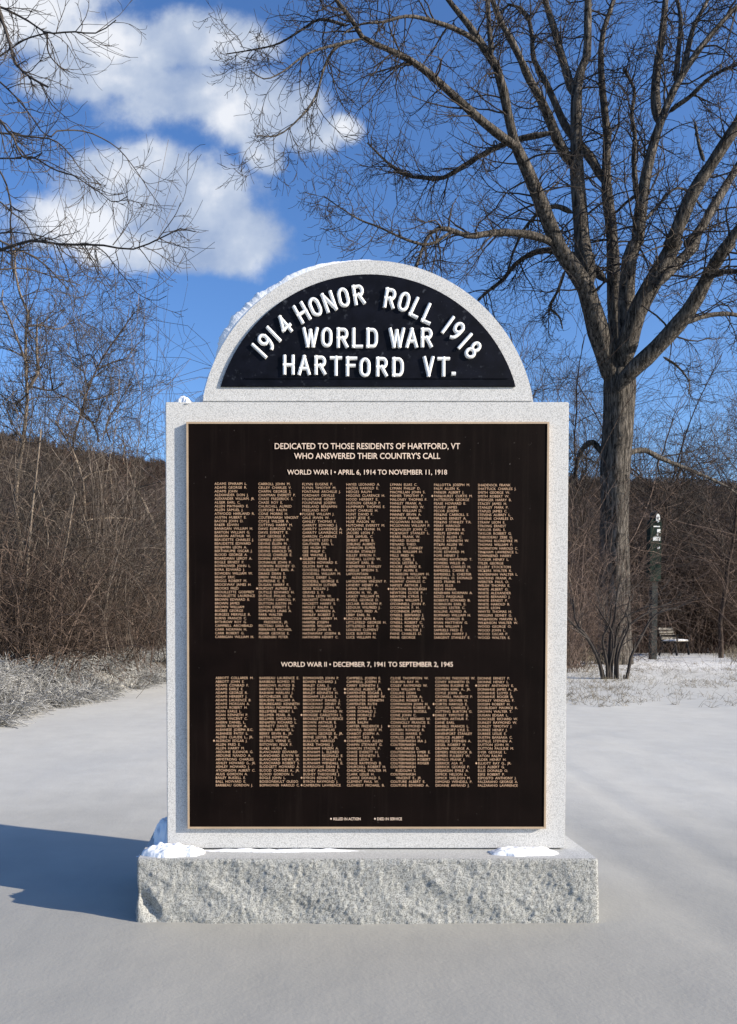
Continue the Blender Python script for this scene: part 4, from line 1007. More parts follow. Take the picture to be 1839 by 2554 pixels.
# ---------------------------------------------------------------- overhanging tree on the left, its trunk outside the picture
def overhang():
    g = np.random.default_rng(33)
    Y = 6.6
    base = A_((-4.15, 6.9, float(ground_z(-4.15, 6.9)) - .1))
    lines, wood, twig = [], [], []
    trunk = smooth_line([base, base + (.05, 0, 1.2), base + (-.05, .05, 2.6), base + (.15, 0, 4.2), base + (.1, .1, 6.4), base + (.3, .1, 8.6)], 20)
    wood.append(tube_arrays(trunk[None], np.linspace(.17, .05, 20)[None], 14, np.array([.5])))
    def add(p, w0, w1, d0, d1, k=1.0, root=None):
        a, b = limb(p, w0, w1, Y + d0, Y + d1, 16)
        if root is not None:
            i = int(root * 19); s = smooth_line([trunk[i], (trunk[i] + a[0]) / 2 + (0, 0, .12), a[0]], 8)
            wood.append(tube_arrays(s[None], np.linspace(b[0] * 1.8, b[0], 8)[None], 8, np.array([.5])))
        wood.append(tube_arrays(a[None], b[None], 6, np.array([g.uniform(.3, .7)])))
        lines.append((a, b, k))
    add([(-60, -60), (-8, 0), (0, 32), (22, 100), (38, 155), (72, 190), (120, 217)], 10, 5, 0, -.6, 1.2, .86)
    add([(-60, 5), (0, 17), (72, 53), (118, 82), (180, 79), (242, 82), (290, 50)], 6, 2.4, .3, -.2, 1.1, .84)
    add([(118, 82), (121, 130), (146, 163), (175, 180)], 4.5, 2, 0, .4)
    add([(-50, 165), (0, 140), (60, 100), (118, 82)], 5, 3, .6, 0, .8, .8)
    add([(-50, 250), (2, 302), (19, 326), (32, 337), (44, 370), (62, 395), (86, 393), (106, 381)], 8, 3, -.2, -.7, .7, .78)
    add([(60, 393), (86, 393), (130, 420), (157, 430), (187, 439), (229, 467), (250, 480), (285, 505), (318, 490)], 4.5, 2, -.5, -.9, 1.3)
    add([(-50, 330), (0, 332), (35, 335), (76, 341), (129, 347), (152, 362), (166, 374), (187, 402), (215, 441), (228, 450)], 5, 2.2, .3, .2, 1.2, .74)
    add([(-50, 396), (0, 395), (53, 395)], 4.5, 3.5, .2, -.4, .6, .72)
    add([(-40, 175), (0, 204), (45, 248), (85, 299), (106, 330), (129, 342)], 5, 3, .5, .3, 1.0, .8)
    add([(129, 340), (141, 327), (190, 325), (220, 330), (250, 342), (300, 375), (350, 440), (375, 480), (400, 512)], 3.6, 1.6, .3, .8, .8)
    add([(-60, 640), (0, 624), (35, 612), (79, 600), (123, 605), (159, 610), (206, 610), (260, 612), (330, 622), (395, 597), (450, 570), (488, 578)], 8, 2.4, -.4, -1.2, 1.2, .56)
    add([(394, 597), (425, 555), (441, 530), (451, 505)], 2.6, 1.6, -1.1, -1.2)
    add([(282, 611), (310, 575), (332, 535)], 2.6, 1.6, -.9, -.6)
    add([(-60, 560), (0, 600), (37, 617), (90, 644), (123, 670), (150, 700), (172, 722)], 6, 2.6, .1, .5, 1.2, .6)
    add([(200, 608), (227, 609), (263, 631), (294, 673), (318, 701), (343, 732), (386, 750), (416, 738)], 3.2, 1.6, -.8, -1.3, .9)
    add([(165, 612), (196, 661), (214, 686), (245, 700), (280, 722)], 3, 1.6, -.7, -.2, 1.0)
    add([(-50, 668), (0, 672), (65, 670), (141, 693), (200, 710)], 4.5, 1.8, .4, .9, 1.1, .54)
    add([(-30, 380), (0, 427), (16, 459), (26, 503), (29, 529), (26, 556), (30, 620), (36, 700)], 5, 3, .6, .9, 1.0, .7)
    add([(-50, 470), (0, 503), (35, 534), (62, 554), (88, 600)], 4.5, 2.5, .5, .7, 1.1, .66)
    add([(-50, 590), (0, 582), (42, 580), (102, 589), (141, 603)], 3.6, 2, .8, .6, 1.0, .6)
    PL = np.array([a for a, b, k in lines]); RL = np.array([b for a, b, k in lines])
    ln = np.linalg.norm(np.diff(PL, axis=1), axis=2).sum(1)
    kk = np.array([max(3, int(12 * l * k)) for l, (_, _, k) in zip(ln, lines)])
    pos, d, Lp, rp, t = spawn(PL, RL, kk, .1, 1.0, (25, 65), up=-.15, g=g)
    L1 = g.uniform(.12, .5, len(pos))
    A, RA = sweep(pos, d, L1, np.minimum(rp * .65, .0052), np.full(len(pos), .0019), 7, .16, .05, .12, g)
    twig.append(tube_arrays(A, RA, 4, None, g))
    pos, d, Lp, rp, t = spawn(A, RA, 4, .15, 1.0, (25, 60), g=g)
    B, RB = sweep(pos, d, Lp * g.uniform(.25, .6, len(pos)) + .03, np.minimum(rp * .8, .003), np.full(len(pos), .0016), 5, .16, .05, .15, g)
    twig.append(tube_arrays(B, RB, 3, None, g))
    tree_object('bare_tree', 'bare tree at the left edge with thin branches hanging over the path', 'tree', base, join(wood), join(twig), M_GREYTW, M_GREYTW)
overhang()

# ---------------------------------------------------------------- smaller trees and saplings
def grow_arrays(g, H, r0, lean=(0, 0), n1=14, n2=6, n3=4, spread=(25, 55), t0=.3, len1=.42, rt=.004, wig=.08, stems=1, droop=.0, curl=.10):
    """a bare tree of height H standing at the origin: trunk arrays, twig arrays"""
    wood, tw = [], []
    st = np.zeros((stems, 3)); st[:, :2] = g.normal(0, .06 * (stems > 1), (stems, 2))
    d = np.tile([lean[0], lean[1], 1.0], (stems, 1)) + g.normal(0, .22 * (stems > 1), (stems, 3)) * (1, 1, 0)
    T, RT = sweep(st, d, H * g.uniform(.8, 1.05, stems), np.full(stems, r0), np.full(stems, max(rt, r0 * .15)), 14, wig, 0, .05, g)
    wood.append(tube_arrays(T, RT, 7, None, g))
    pos, dd, Lp, rp, t = spawn(T, RT, n1, t0, 1.0, spread, up=.2, g=g)
    L1 = H * len1 * g.uniform(.4, 1, len(pos)) * (1.15 - .8 * t)
    A, RA = sweep(pos, dd, L1, np.minimum(rp * .55, .5 * r0), np.full(len(pos), rt), 9, .14, droop, curl, g)
    wood.append(tube_arrays(A, RA, 5, None, g))
    pos, dd, Lp, rp, t = spawn(A, RA, n2, .15, 1.0, (25, 60), g=g)
    B, RB = sweep(pos, dd, Lp * g.uniform(.25, .6, len(pos)) + .1, np.minimum(rp * .6, .014), np.full(len(pos), rt * .8), 6, .16, droop, curl * 1.3, g)
    tw.append(tube_arrays(B, RB, 3, None, g))
    pos, dd, Lp, rp, t = spawn(B, RB, n3, .15, 1.0, (25, 65), g=g)
    C, RC = sweep(pos, dd, Lp * g.uniform(.25, .6, len(pos)) + .06, np.minimum(rp * .7, .007), np.full(len(pos), rt * .7), 4, .16, droop, curl * 1.5, g)
    tw.append(tube_arrays(C, RC, 3, None, g))
    return join(wood), join(tw)

def at(px, Y, dz=0.0):
    x = P(px, 1571, Y)[0]
    return A_((x, Y, float(ground_z(x, Y)) + dz))

def small_tree(name, label, px, Y, top_px, w, seed, mat_w, mat_t, cat='tree', group=None, **kw):
    g = np.random.default_rng(seed)
    b = at(px, Y, -.05)
    H = P(px, top_px, Y)[2] - b[2]
    wood, tw = grow_arrays(g, H / 1.0, w * .5 * Y / FOC, **kw)
    tree_object(name, label, cat, b, (wood[0] + b, wood[1], wood[2]), (tw[0] + b, tw[1], tw[2]), mat_w, mat_t, group)

GB = 'small bare trees behind the stone and the big tree'
small_tree('young_tree', 'slender bare tree just left of the big trunk, half hidden by the stone', 1440, 27, 700, 16, 1, M_BROWN, M_TWIG, group=GB, n1=26, n2=7, n3=4, rt=.006, len1=.4)
small_tree('young_tree', 'bare tree rising behind the right shoulder of the crest', 1330, 31, 760, 15, 2, M_BROWN, M_TWIG, group=GB, n1=26, n2=7, n3=4, rt=.006, len1=.42)
small_tree('young_tree', 'low bushy bare tree right of the big trunk with arching branches', 1680, 34, 985, 14, 3, M_BROWN, M_GREYTW, group=GB, n1=26, n2=8, n3=4, rt=.006, len1=.75, t0=.15, droop=.05, curl=.0)
small_tree('young_tree', 'bushy bare tree at the right edge above the bench', 1800, 27, 960, 13, 4, M_BROWN, M_GREYTW, group=GB, n1=26, n2=8, n3=4, rt=.006, len1=.7, t0=.15, droop=.06, curl=.0)
small_tree('young_tree', 'reddish bare tree beyond the right edge with branches reaching inward', 1930, 33, 930, 14, 41, M_RED, M_GREYTW, group=GB, n1=24, n2=8, n3=4, rt=.006, len1=.7, t0=.15, droop=.05, curl=.0)
small_tree('young_tree', 'thin bare tree close behind the big trunk on its left, leaning', 1465, 24, 1000, 10, 42, M_PALE, M_GREYTW, group=GB, n1=20, n2=7, n3=3, rt=.005, len1=.5, lean=(-.12, 0))

def traced(name, label, pts, w0, w1, Y, seed, mat_w, mat_t, cat='tree', forks=(), group=None, k=7.0, tl=(.3, 1.0), rt=.003, t0=.2, curl=.12, droop=0.0, dY=.4, up=.3, n2=5, n3=3):
    """a tree whose stem and forks follow the photograph, with side shoots grown around them"""
    g = np.random.default_rng(seed)
    base = at(pts[0][0], Y, 0)
    a, b = limb(pts, w0, w1, Y, Y + g.uniform(-dY, dY), 20)
    a[0, 2] = min(a[0, 2], base[2] - .05)
    base[0] = a[0, 0]
    wood, lines = [tube_arrays(a[None], b[None], 8, np.array([.5]))], [(a, b, 1.0)]
    for p, f0, f1 in forks:
        q, r = limb(p, f0, f1, Y, Y + g.uniform(-2 * dY, 2 * dY), 20)
        wood.append(tube_arrays(q[None], r[None], 6, np.array([g.uniform(.3, .7)])))
        lines.append((q, r, 1.2))
    PL = np.array([l[0] for l in lines]); RL = np.array([l[1] for l in lines])
    ln = np.linalg.norm(np.diff(PL, axis=1), axis=2).sum(1)
    pos, d, Lp, rp, t = spawn(PL, RL, np.maximum(3, (k * ln).astype(int)), t0, 1.0, (30, 65), up=up, g=g)
    A, RA = sweep(pos, d, g.uniform(tl[0], tl[1], len(pos)) * (1.2 - .5 * t), np.minimum(rp * .6, .012), np.full(len(pos), rt), 8, .15, droop, curl, g)
    tw = [tube_arrays(A, RA, 4, None, g)]
    pos, d, Lp, rp, t = spawn(A, RA, n2, .15, 1.0, (25, 60), g=g)
    B, RB = sweep(pos, d, Lp * g.uniform(.3, .6, len(pos)) + .05, np.minimum(rp * .7, .006), np.full(len(pos), rt * .8), 5, .16, droop, curl, g)
    tw.append(tube_arrays(B, RB, 3, None, g))
    if n3:
        pos, d, Lp, rp, t = spawn(B, RB, n3, .2, 1.0, (25, 60), g=g)
        C, RC = sweep(pos, d, Lp * g.uniform(.3, .6, len(pos)) + .04, np.full(len(pos), rt * .9), np.full(len(pos), rt * .7), 4, .16, droop, curl, g)
        tw.append(tube_arrays(C, RC, 3, None, g))
    return tree_object(name, label, cat, base, join(wood), join(tw), mat_w, mat_t, group)

for k, (px, Y, top, w, lab) in enumerate([(1485, 26, 760, 10, 'thin bare tree directly behind the big trunk'), (1590, 32, 790, 10, 'many-branched bare tree right behind the fork of the big tree'), (1800, 34, 830, 11, 'tall thin bare tree near the right edge, above the bench'), (1575, 31, 900, 9, 'thin bare tree just right of the big trunk, straight'), (1740, 32, 930, 11, 'thin bare tree between the signpost and the right edge'), (1400, 33, 880, 10, 'bare tree hidden behind the right edge of the slab'), (1600, 36, 870, 11, 'slender bare tree rising behind the signpost')]):
    small_tree('young_tree', lab, px, Y, top, w, 200 + k, M_BROWN, M_GREYTW, group=GB, n1=26, n2=8, n3=4, rt=.006, len1=.45, t0=.15)
GL_ = 'young trees on the left bank'
traced('young_tree', 'vine-tangled tree with a pale trunk at the far left above the bank', [(45, 1660), (50, 1400), (40, 1250)] + z3((150, 1900), (180, 1700), (215, 1400), (225, 1230), (210, 1000), (215, 700), (230, 580), (190, 480), (140, 380), (125, 250), (120, 80)), 15, 5, 14, 51, M_PALE, M_GREYTW, group=GL_,
       forks=[(z3((240, 1200), (280, 1130), (310, 1070), (300, 900), (302, 720), (305, 640)), 9, 4), (z3((215, 1000), (160, 850), (80, 640), (20, 500), (25, 400)), 6, 3), (z3((260, 1190), (420, 1220), (520, 1160)), 6, 3),
              (z3((215, 700), (330, 690), (480, 720), (600, 640)), 5, 2), (z3((210, 950), (100, 900), (0, 870)), 5, 2), (z3((225, 1250), (120, 1330), (0, 1250)), 5, 3)], k=8, tl=(.4, 1.3), rt=.0035, n2=6, n3=4, droop=.05)
traced('young_tree', 'crooked dark sapling with a pale lower stem in the middle of the bank', z4((625, 1720), (620, 1380), (600, 1200), (580, 1020), (540, 830), (560, 770), (600, 690), (600, 600), (590, 430), (560, 330), (510, 200), (470, 130), (390, 0)), 9, 4, 15, 52, M_PALE, M_BROWN, group=GL_,
       forks=[(z4((590, 410), (650, 370), (740, 355), (800, 345)), 5, 3), (z4((540, 820), (640, 790), (700, 760)), 4, 2), (z4((600, 1250), (720, 1180), (860, 1140), (960, 1090), (1060, 1040)), 5, 2), (z4((605, 1340), (520, 1420), (440, 1500)), 4, 2), (z4((600, 705), (700, 690), (850, 685), (960, 700)), 4, 2)], k=6, tl=(.3, .9))
traced('young_tree', 'forked bare tree with a rounded twiggy top left of the slab', [(215, 1660), (205, 1400), (190, 1250)] + z3((600, 1900), (590, 1660), (620, 1540), (660, 1420), (690, 1300), (720, 1200), (790, 1050), (870, 900), (960, 780), (1030, 680), (1100, 580)), 10, 3, 17, 53, M_BROWN, M_GREYTW, group=GL_,
       forks=[(z3((790, 1050), (950, 980), (1030, 955), (1110, 860)), 4, 2), (z3((790, 1050), (740, 930), (660, 960)), 4, 2), (z3((720, 1200), (660, 980), (610, 780), (605, 660)), 4, 2), (z3((690, 1300), (800, 1290), (900, 1250), (1000, 1190)), 4, 2),
              (z3((660, 1420), (780, 1480), (820, 1350), (840, 1290)), 5, 2), (z3((900, 1640), (870, 1500), (960, 1330), (1080, 1150)), 4, 2), (z3((800, 1640), (790, 1560), (700, 1420), (560, 1290), (470, 1250)), 5, 2)], k=8, tl=(.4, 1.2), rt=.0035, n2=6, n3=4, droop=.03)
traced('sapling', 'straight tall grey sapling nearest the path on the left', z4((145, 1740), (165, 1400), (188, 1170), (205, 900), (240, 520), (268, 290), (290, 60)), 8, 4, 12, 54, M_PALE, M_GREYTW, cat='sapling', group='saplings on the left bank', forks=[(z4((188, 1165), (100, 1165), (0, 1160)), 3, 2), (z4((190, 1150), (240, 920), (270, 830)), 3, 2)], k=4, tl=(.2, .6), rt=.0025, n3=0)
traced('sapling', 'thin wavy sapling right of the straight grey one', z4((300, 1500), (310, 1250), (330, 950), (342, 830), (320, 680), (290, 560), (255, 440)), 5, 2.5, 13, 55, M_PALE, M_GREYTW, cat='sapling', group='saplings on the left bank', k=4, tl=(.2, .6), rt=.0025, n3=0)
traced('sapling', 'slanting pale sapling leaning right from the snowy bank', z4((225, 1720), (270, 1570), (340, 1420), (400, 1200), (470, 880), (500, 700), (530, 500)), 6, 3, 12.5, 56, M_PALE, M_GREYTW, cat='sapling', group='saplings on the left bank', k=4, tl=(.2, .6), rt=.0025, n3=0)
traced('sapling', 'low slanting sapling leaning far right behind the pale one', z4((175, 1720), (250, 1560), (390, 1350), (560, 1130), (640, 930)), 5, 2.5, 13.5, 57, M_PALE, M_GREYTW, cat='sapling', group='saplings on the left bank', k=3, tl=(.2, .5), rt=.0025, n3=0)
traced('sapling', 'short pale forked stem hanging in the thicket', z4((380, 1500), (375, 1200), (365, 970), (370, 760), (385, 690), (420, 560), (440, 440)), 5, 2.5, 16, 58, M_PALE, M_GREYTW, cat='sapling', group='saplings on the left bank', forks=[(z4((370, 720), (365, 660), (360, 600)), 4, 2)], k=3, tl=(.2, .6), rt=.0028, n3=0)
traced('birch_tree', 'leaning pale birch stem near the left edge of the slab', z4((1200, 1300), (1150, 950), (1090, 740), (1050, 650), (1010, 560), (960, 480), (900, 340), (860, 270)), 10, 6, 20, 59, M_PALE, M_RED, group=GL_, forks=[(z4((865, 275), (800, 260), (740, 280)), 6, 3), (z4((870, 290), (880, 180), (860, 60)), 4, 2), (z4((960, 480), (1060, 450), (1160, 420)), 3, 2)], k=5, tl=(.4, 1.2), rt=.0035)
traced('birch_tree', 'short pale broken birch stem left of the leaning birch', z4((840, 1300), (830, 900), (808, 640), (795, 540), (782, 400), (770, 300)), 8, 5, 21, 60, M_PALE, M_RED, group=GL_, k=4, tl=(.4, 1.0), rt=.0035)

# shrub of many stems on the right, standing in the snow
def stem_shrub():
    Y = 15.4
    z = lambda *p: [(1400 + x * .2866, 1150 + y * .2866) for x, y in p]
    g = np.random.default_rng(71)
    base = at(1520, Y)
    stems = [(z((370, 1940), (330, 1750), (250, 1580), (170, 1480), (80, 1400), (20, 1280), (60, 1150)), 10, 4), (z((385, 1940), (350, 1800), (300, 1650), (200, 1490), (130, 1400), (100, 1200)), 8, 3),
             (z((400, 1930), (395, 1750), (360, 1550), (420, 1420), (440, 1250)), 8, 3), (z((420, 1930), (420, 1700), (430, 1500), (470, 1350), (480, 1200), (520, 1000)), 9, 3),
             (z((435, 1920), (440, 1750), (470, 1600), (490, 1450), (560, 1340), (600, 1180)), 9, 3), (z((470, 1930), (480, 1700), (520, 1540), (600, 1420), (720, 1340), (850, 1270), (960, 1230)), 9, 3),
             (z((490, 1920), (495, 1720), (540, 1560), (590, 1440), (560, 1300)), 8, 3), (z((555, 1960), (590, 1800), (610, 1700), (680, 1560), (750, 1430), (800, 1360), (900, 1280)), 9, 4), (z((545, 1940), (548, 1860)), 5, 4),
             (z((380, 1940), (420, 1780), (450, 1620), (440, 1480), (360, 1350), (300, 1250)), 6, 3)]
    t = thing('shrub', 'bare shrub with a fan of dark stems rising from the snow right of the stone', 'shrub', tuple(base))
    PL, RL = [], []
    for p, w0, w1 in stems:
        a, b = limb(p, w0, w1, Y, Y + g.uniform(-.5, .5), 14)
        b = np.maximum(b, .008)
        V, F, tn = tube_arrays(a[None], b[None], 7, np.array([g.uniform(.3, .7)]))
        link('stem', np_mesh('stem', V - base, F, tn), M_TWIG, t)
        if len(p) > 2: PL.append(a); RL.append(b)
    PL, RL = np.array(PL), np.array(RL)
    pos, d, Lp, rp, tt = spawn(PL, RL, 4, .35, 1.0, (20, 50), up=.4, g=g)
    A, RA = sweep(pos, d, g.uniform(.3, 1.0, len(pos)), np.minimum(rp * .6, .012), np.full(len(pos), .004), 8, .1, 0, .1, g)
    pos, d, Lp, rp, tt = spawn(A, RA, 3, .2, 1.0, (20, 50), up=.3, g=g)
    B, RB = sweep(pos, d, Lp * g.uniform(.3, .6, len(pos)), np.full(len(pos), .005), np.full(len(pos), .003), 5, .12, 0, .1, g)
    V, F, tn = join([tube_arrays(A, RA, 4, None, g), tube_arrays(B, RB, 3, None, g)])
    link('twigs', np_mesh('twigs', V - base, F, tn), M_GREYTW, t)
stem_shrub()

# ---------------------------------------------------------------- thickets: too dense to count
def shrub_template(g, H, stems, arch, rt=.0035):
    st = np.zeros((stems, 3)); st[:, :2] = g.normal(0, .25, (stems, 2))
    d = np.tile([0, 0, 1.0], (stems, 1)); d[:, :2] += g.normal(0, .45, (stems, 2))
    T, RT = sweep(st, d, H * g.uniform(.5, 1.1, stems), np.full(stems, .011), np.full(stems, rt), 10, .10, 0, -arch, g)
    pos, dd, Lp, rp, t = spawn(T, RT, 5, .2, 1.0, (25, 70), g=g)
    A, RA = sweep(pos, dd, Lp * g.uniform(.2, .5, len(pos)), np.minimum(rp * .7, .008), np.full(len(pos), rt * .9), 6, .18, 0, -arch * .6, g)
    pos, dd, Lp, rp, t = spawn(A, RA, 3, .2, 1.0, (25, 70), g=g)
    B, RB = sweep(pos, dd, Lp * g.uniform(.3, .7, len(pos)), np.minimum(rp * .8, .005), np.full(len(pos), rt * .8), 4, .18, 0, 0, g)
    return join([tube_arrays(T, RT, 4, None, g), tube_arrays(A, RA, 3, None, g), tube_arrays(B, RB, 3, None, g)])

def scatter(name, label, mats_temps, spots, mat):
    parts = []
    for (x, y, s, rz, k, tone, thick) in spots:
        V, F, tn = mats_temps[k]
        c, sn = math.cos(rz), math.sin(rz)
        W_ = np.stack([V[:, 0] * c - V[:, 1] * sn, V[:, 0] * sn + V[:, 1] * c, V[:, 2]], 1) * s
        W_ = W_ + (x, y, float(ground_z(x, y)) - .05)
        parts.append((W_, F, np.clip(tn * .6 + tone, 0, 1)))
    V, F, tn = join(parts)
    o = link(name, np_mesh(name, V, F, tn), mat)
    return tag(o, label, kind='stuff')

gt = np.random.default_rng(88)
TEMPS = [shrub_template(gt, 3.2, 8, a, .0042) for a in (.05, .12, .18, .1, .22)]
TEMPS_T = [shrub_template(gt, 5.5, 5, a, .0045) for a in (.03, .06, .10)]
TEMPS_F = [shrub_template(gt, 3.6, 7, a, .006) for a in (.05, .14, .2)]
spots = []
for i in range(200):
    y = gt.uniform(11.0, 30.0)
    edge = -3.10 + (y - 8.7) * 0.139 - .5
    x = edge - abs(gt.normal(0, 1)) * (1.0 + .16 * (y - 10)) - gt.uniform(0, .35 * (y - 9))
    if x < -y * .40: x = -gt.uniform(.1, .40) * y
    if x > edge: x = edge - gt.uniform(0, 1.5)
    spots.append((x, y, gt.uniform(.5, 1.0), gt.uniform(0, 6.28), int(gt.integers(5)), gt.uniform(0, .4), 0))
scatter('thicket', 'dense brown leafless thicket on the left bank', TEMPS, spots, M_BRUSH)
spots = []
for i in range(190):
    y = gt.uniform(12.5, 27)
    x = -gt.uniform(.13, .41) * y
    if x > -3.6 + (y - 8.7) * .139: continue
    spots.append((x, y, gt.uniform(.6, 1.0), gt.uniform(0, 6.28), int(gt.integers(3)), gt.uniform(.0, .5), 0))
scatter('tall_thicket', 'tangle of taller leafless brush rising above the left bank', TEMPS_T, spots, M_TAN)
spots = []
for i in range(90):
    y = gt.uniform(24, 46); x = gt.uniform(-.42, -.06) * y
    spots.append((x, y, gt.uniform(.8, 1.5), gt.uniform(0, 6.28), int(gt.integers(3)), gt.uniform(0, .4), 0))
scatter('thicket', 'reddish leafless thicket further back on the left', TEMPS_F, spots, M_RED)
TEMPS_R = [shrub_template(gt, 7.5, 6, a, .006) for a in (.02, .05, .09, .13)]
spots = []
for i in range(200):
    y = gt.uniform(23.5, 36); x = gt.uniform(.30, .64) * y
    if y < 30.5 and .38 < x / y < .585: continue
    spots.append((x, y, gt.uniform(.45, 1.2), gt.uniform(0, 6.28), int(gt.integers(4)), gt.uniform(0, .5), 0))
scatter('tall_thicket', 'tall tangle of bare grey-brown brush around and behind the big trunk', TEMPS_R, spots, M_BRUSH)
spots = []
for i in range(30):
    y = gt.uniform(17.5, 21.3); x = gt.uniform(.335, .38) * y
    spots.append((x, y, gt.uniform(.3, .55), gt.uniform(0, 6.28), int(gt.integers(4)), gt.uniform(.1, .7), 0))
scatter('brush', 'light brown brush standing in front of the big trunk', TEMPS_R, spots, M_BRUSH)
spots = []
for i in range(230):
    y = gt.uniform(34, 52); x = gt.uniform(.26, .66) * y
    spots.append((x, y, gt.uniform(.8, 1.7), gt.uniform(0, 6.28), int(gt.integers(3)), gt.uniform(0, .4), 0))
scatter('thicket', 'dense dark leafless thicket behind the bench on the right', TEMPS_F, spots, M_BROWN)
spots = []
for i in range(70):
    y = gt.uniform(33.5, 42); x = gt.uniform(.40, .66) * y
    spots.append((x, y, gt.uniform(.7, 1.4), gt.uniform(0, 6.28), int(gt.integers(3)), gt.uniform(.2, .6), 0))
for i in range(14):
    y = gt.uniform(23, 30); x = gt.uniform(.33, .40) * y
    spots.append((x, y, gt.uniform(.4, .8), gt.uniform(0, 6.28), int(gt.integers(3)), gt.uniform(.2, .6), 0))
scatter('thicket', 'reddish leafless brush at the edge of the snow on the right', TEMPS_F, spots, M_RED)

# far wooded slope
def far_forest():
    g = np.random.default_rng(97)
    temps = []
    for k in range(5):
        n = 46
        st = np.zeros((n, 3)); st[:, 2] = g.uniform(.5, 5.5, n); st[:, :2] = g.normal(0, .3, (n, 2))
        d = np.stack([g.normal(0, .6, n), g.normal(0, .6, n), g.uniform(.4, 1.2, n)], 1)
        A, RA = sweep(st, d, g.uniform(1.2, 3.5, n), np.full(n, .09), np.full(n, .03), 4, .15, 0, .1, g)
        T, RT = sweep(np.zeros((1, 3)), A_([[0, 0, 1.0]]), A_([7.0]), A_([.17]), A_([.06]), 5, .05, 0, 0, g)
        temps.append(join([tube_arrays(A, RA, 3, None, g), tube_arrays(T, RT, 4, None, g)]))
    parts = []
    for i in range(6000):
        y = 300 - abs(g.normal(0, 1)) * 70
        if y < 85: y = g.uniform(85, 290)
        x = g.uniform(-.42, .62) * y
        if -.15 * y < x < .27 * y: continue
        V, F, tn = temps[int(g.integers(5))]
        s = g.uniform(.22, .5); rz = g.uniform(0, 6.28); c, sn = math.cos(rz), math.sin(rz)
        W_ = np.stack([V[:, 0] * c - V[:, 1] * sn, V[:, 0] * sn + V[:, 1] * c, V[:, 2]], 1) * s
        W_ = W_ + (x, y, float(hill_h(A_([x]), A_([y]))[0]) - .4)
        parts.append((W_, F, np.clip(tn * .5 + g.uniform(0, .5), 0, 1)))
    V, F, tn = join(parts)
    tag(link('hillside_forest', np_mesh('hillside_forest', V, F, tn), M_BROWN), 'bare brown forest covering the far hillside', kind='stuff')
far_forest()

# ---------------------------------------------------------------- grass
M_FROST = bark('snow-laden grass', (0.10, 0.098, 0.09), (0.46, 0.45, 0.425), 8.0, 0)
M_STRAW = bark('dry winter grass', (0.10, 0.085, 0.06), (0.25, 0.215, 0.16), 8.0, 0)
def blades(name, label, xs, ys, Lr, r, mat, droop, lean=.5, seed=1, n=6, clump=None):
    g = np.random.default_rng(seed)
    M = len(xs)
    st = np.stack([xs, ys, ground_z(xs, ys) - .01], 1)
    d = np.stack([g.normal(0, lean, M), g.normal(0, lean, M), np.ones(M)], 1)
    if clump is not None: d[:, :2] += clump
    A, RA = sweep(st, d, g.uniform(Lr[0], Lr[1], M), np.full(M, r), np.full(M, r * .5), n, .10, 0, -droop, g)
    A[:, :, 2] = np.maximum(A[:, :, 2], ground_z(A[:, :, 0], A[:, :, 1]) + .004)
    V, F, tn = tube_arrays(A, RA, 3, None, g)
    tag(link(name, np_mesh(name, V, F, tn), mat), label, kind='stuff')

gg = np.random.default_rng(101)
cx, cy, ld = [], [], []
for i in range(430):
    y = gg.uniform(6.5, 21) if i % 3 else gg.uniform(6.8, 12)
    edge = -3.10 + (y - 8.7) * .139
    x = edge + .05 - abs(gg.normal(0, .75)) * (.6 + .06 * y) + gg.normal(0, .12)
    m = int(gg.integers(40, 100)); s = gg.uniform(.03, .09)
    a = gg.normal(0, .75, (m, 2)) + (.25, -.2)
    cx.append(x + a[:, 0] * s); cy.append(y + a[:, 1] * s); ld.append(a)
blades('snowy_grass', 'grey tufts of snow-laden grass along the left bank', np.concatenate(cx), np.concatenate(cy), (.16, .40), .0054, M_FROST, .52, .18, 5, n=7, clump=np.concatenate(ld))
cx, cy = [], []
for i in range(520):
    y = 10.0 + 13 * gg.beta(1.6, 2.0)
    x = gg.uniform(.26, .62) * y
    if gg.random() < .25: x = gg.uniform(.33, .44) * y
    m = int(gg.integers(3, 14)); s = gg.uniform(.03, .16)
    cx.append(x + gg.normal(0, s, m)); cy.append(y + gg.normal(0, s, m))
blades('dry_grass', 'sparse dry grass poking through the snow on the right', np.concatenate(cx), np.concatenate(cy), (.05, .16), .0026, M_STRAW, .35, .6, 6, 5)
cx, cy = [], []
for i in range(260):
    y = gg.uniform(20, 34); x = gg.uniform(.3, .62) * y
    if .42 < x / y < .54 and y < 31: continue
    m = int(gg.integers(6, 16)); s = gg.uniform(.05, .25)
    cx.append(x + gg.normal(0, s, m)); cy.append(y + gg.normal(0, s, m))
for i in range(90):
    y = gg.uniform(24, 31); x = gg.uniform(.34, .385) * y
    m = 26; s = .2
    cx.append(x + gg.normal(0, s, m)); cy.append(y + gg.normal(0, s, m))
blades('tall_dry_grass', 'tan dry weeds at the far edge of the snow on the right', np.concatenate(cx), np.concatenate(cy), (.12, .5), .005, M_STRAW, .2, .4, 7, 5)

# ================================================================ signpost and bench on the far side of the field
M_POST = plain('weathered grey post', (0.045, 0.05, 0.047), .8, .1, .3, 9)
M_GREEN = plain('dark green sign paint', (0.008, 0.020, 0.0135), .6, .15, .4, 6)
M_DARK = plain('black cast iron', (0.010, 0.011, 0.012), .5, .3, .3, 9)
M_SIGNW = plain('white sign paint', (0.75, 0.76, 0.74), .6, .2, .08, 9)
M_SLAT = plain('pale bench slats', (0.22, 0.20, 0.17), .7, .2, .2, 12)

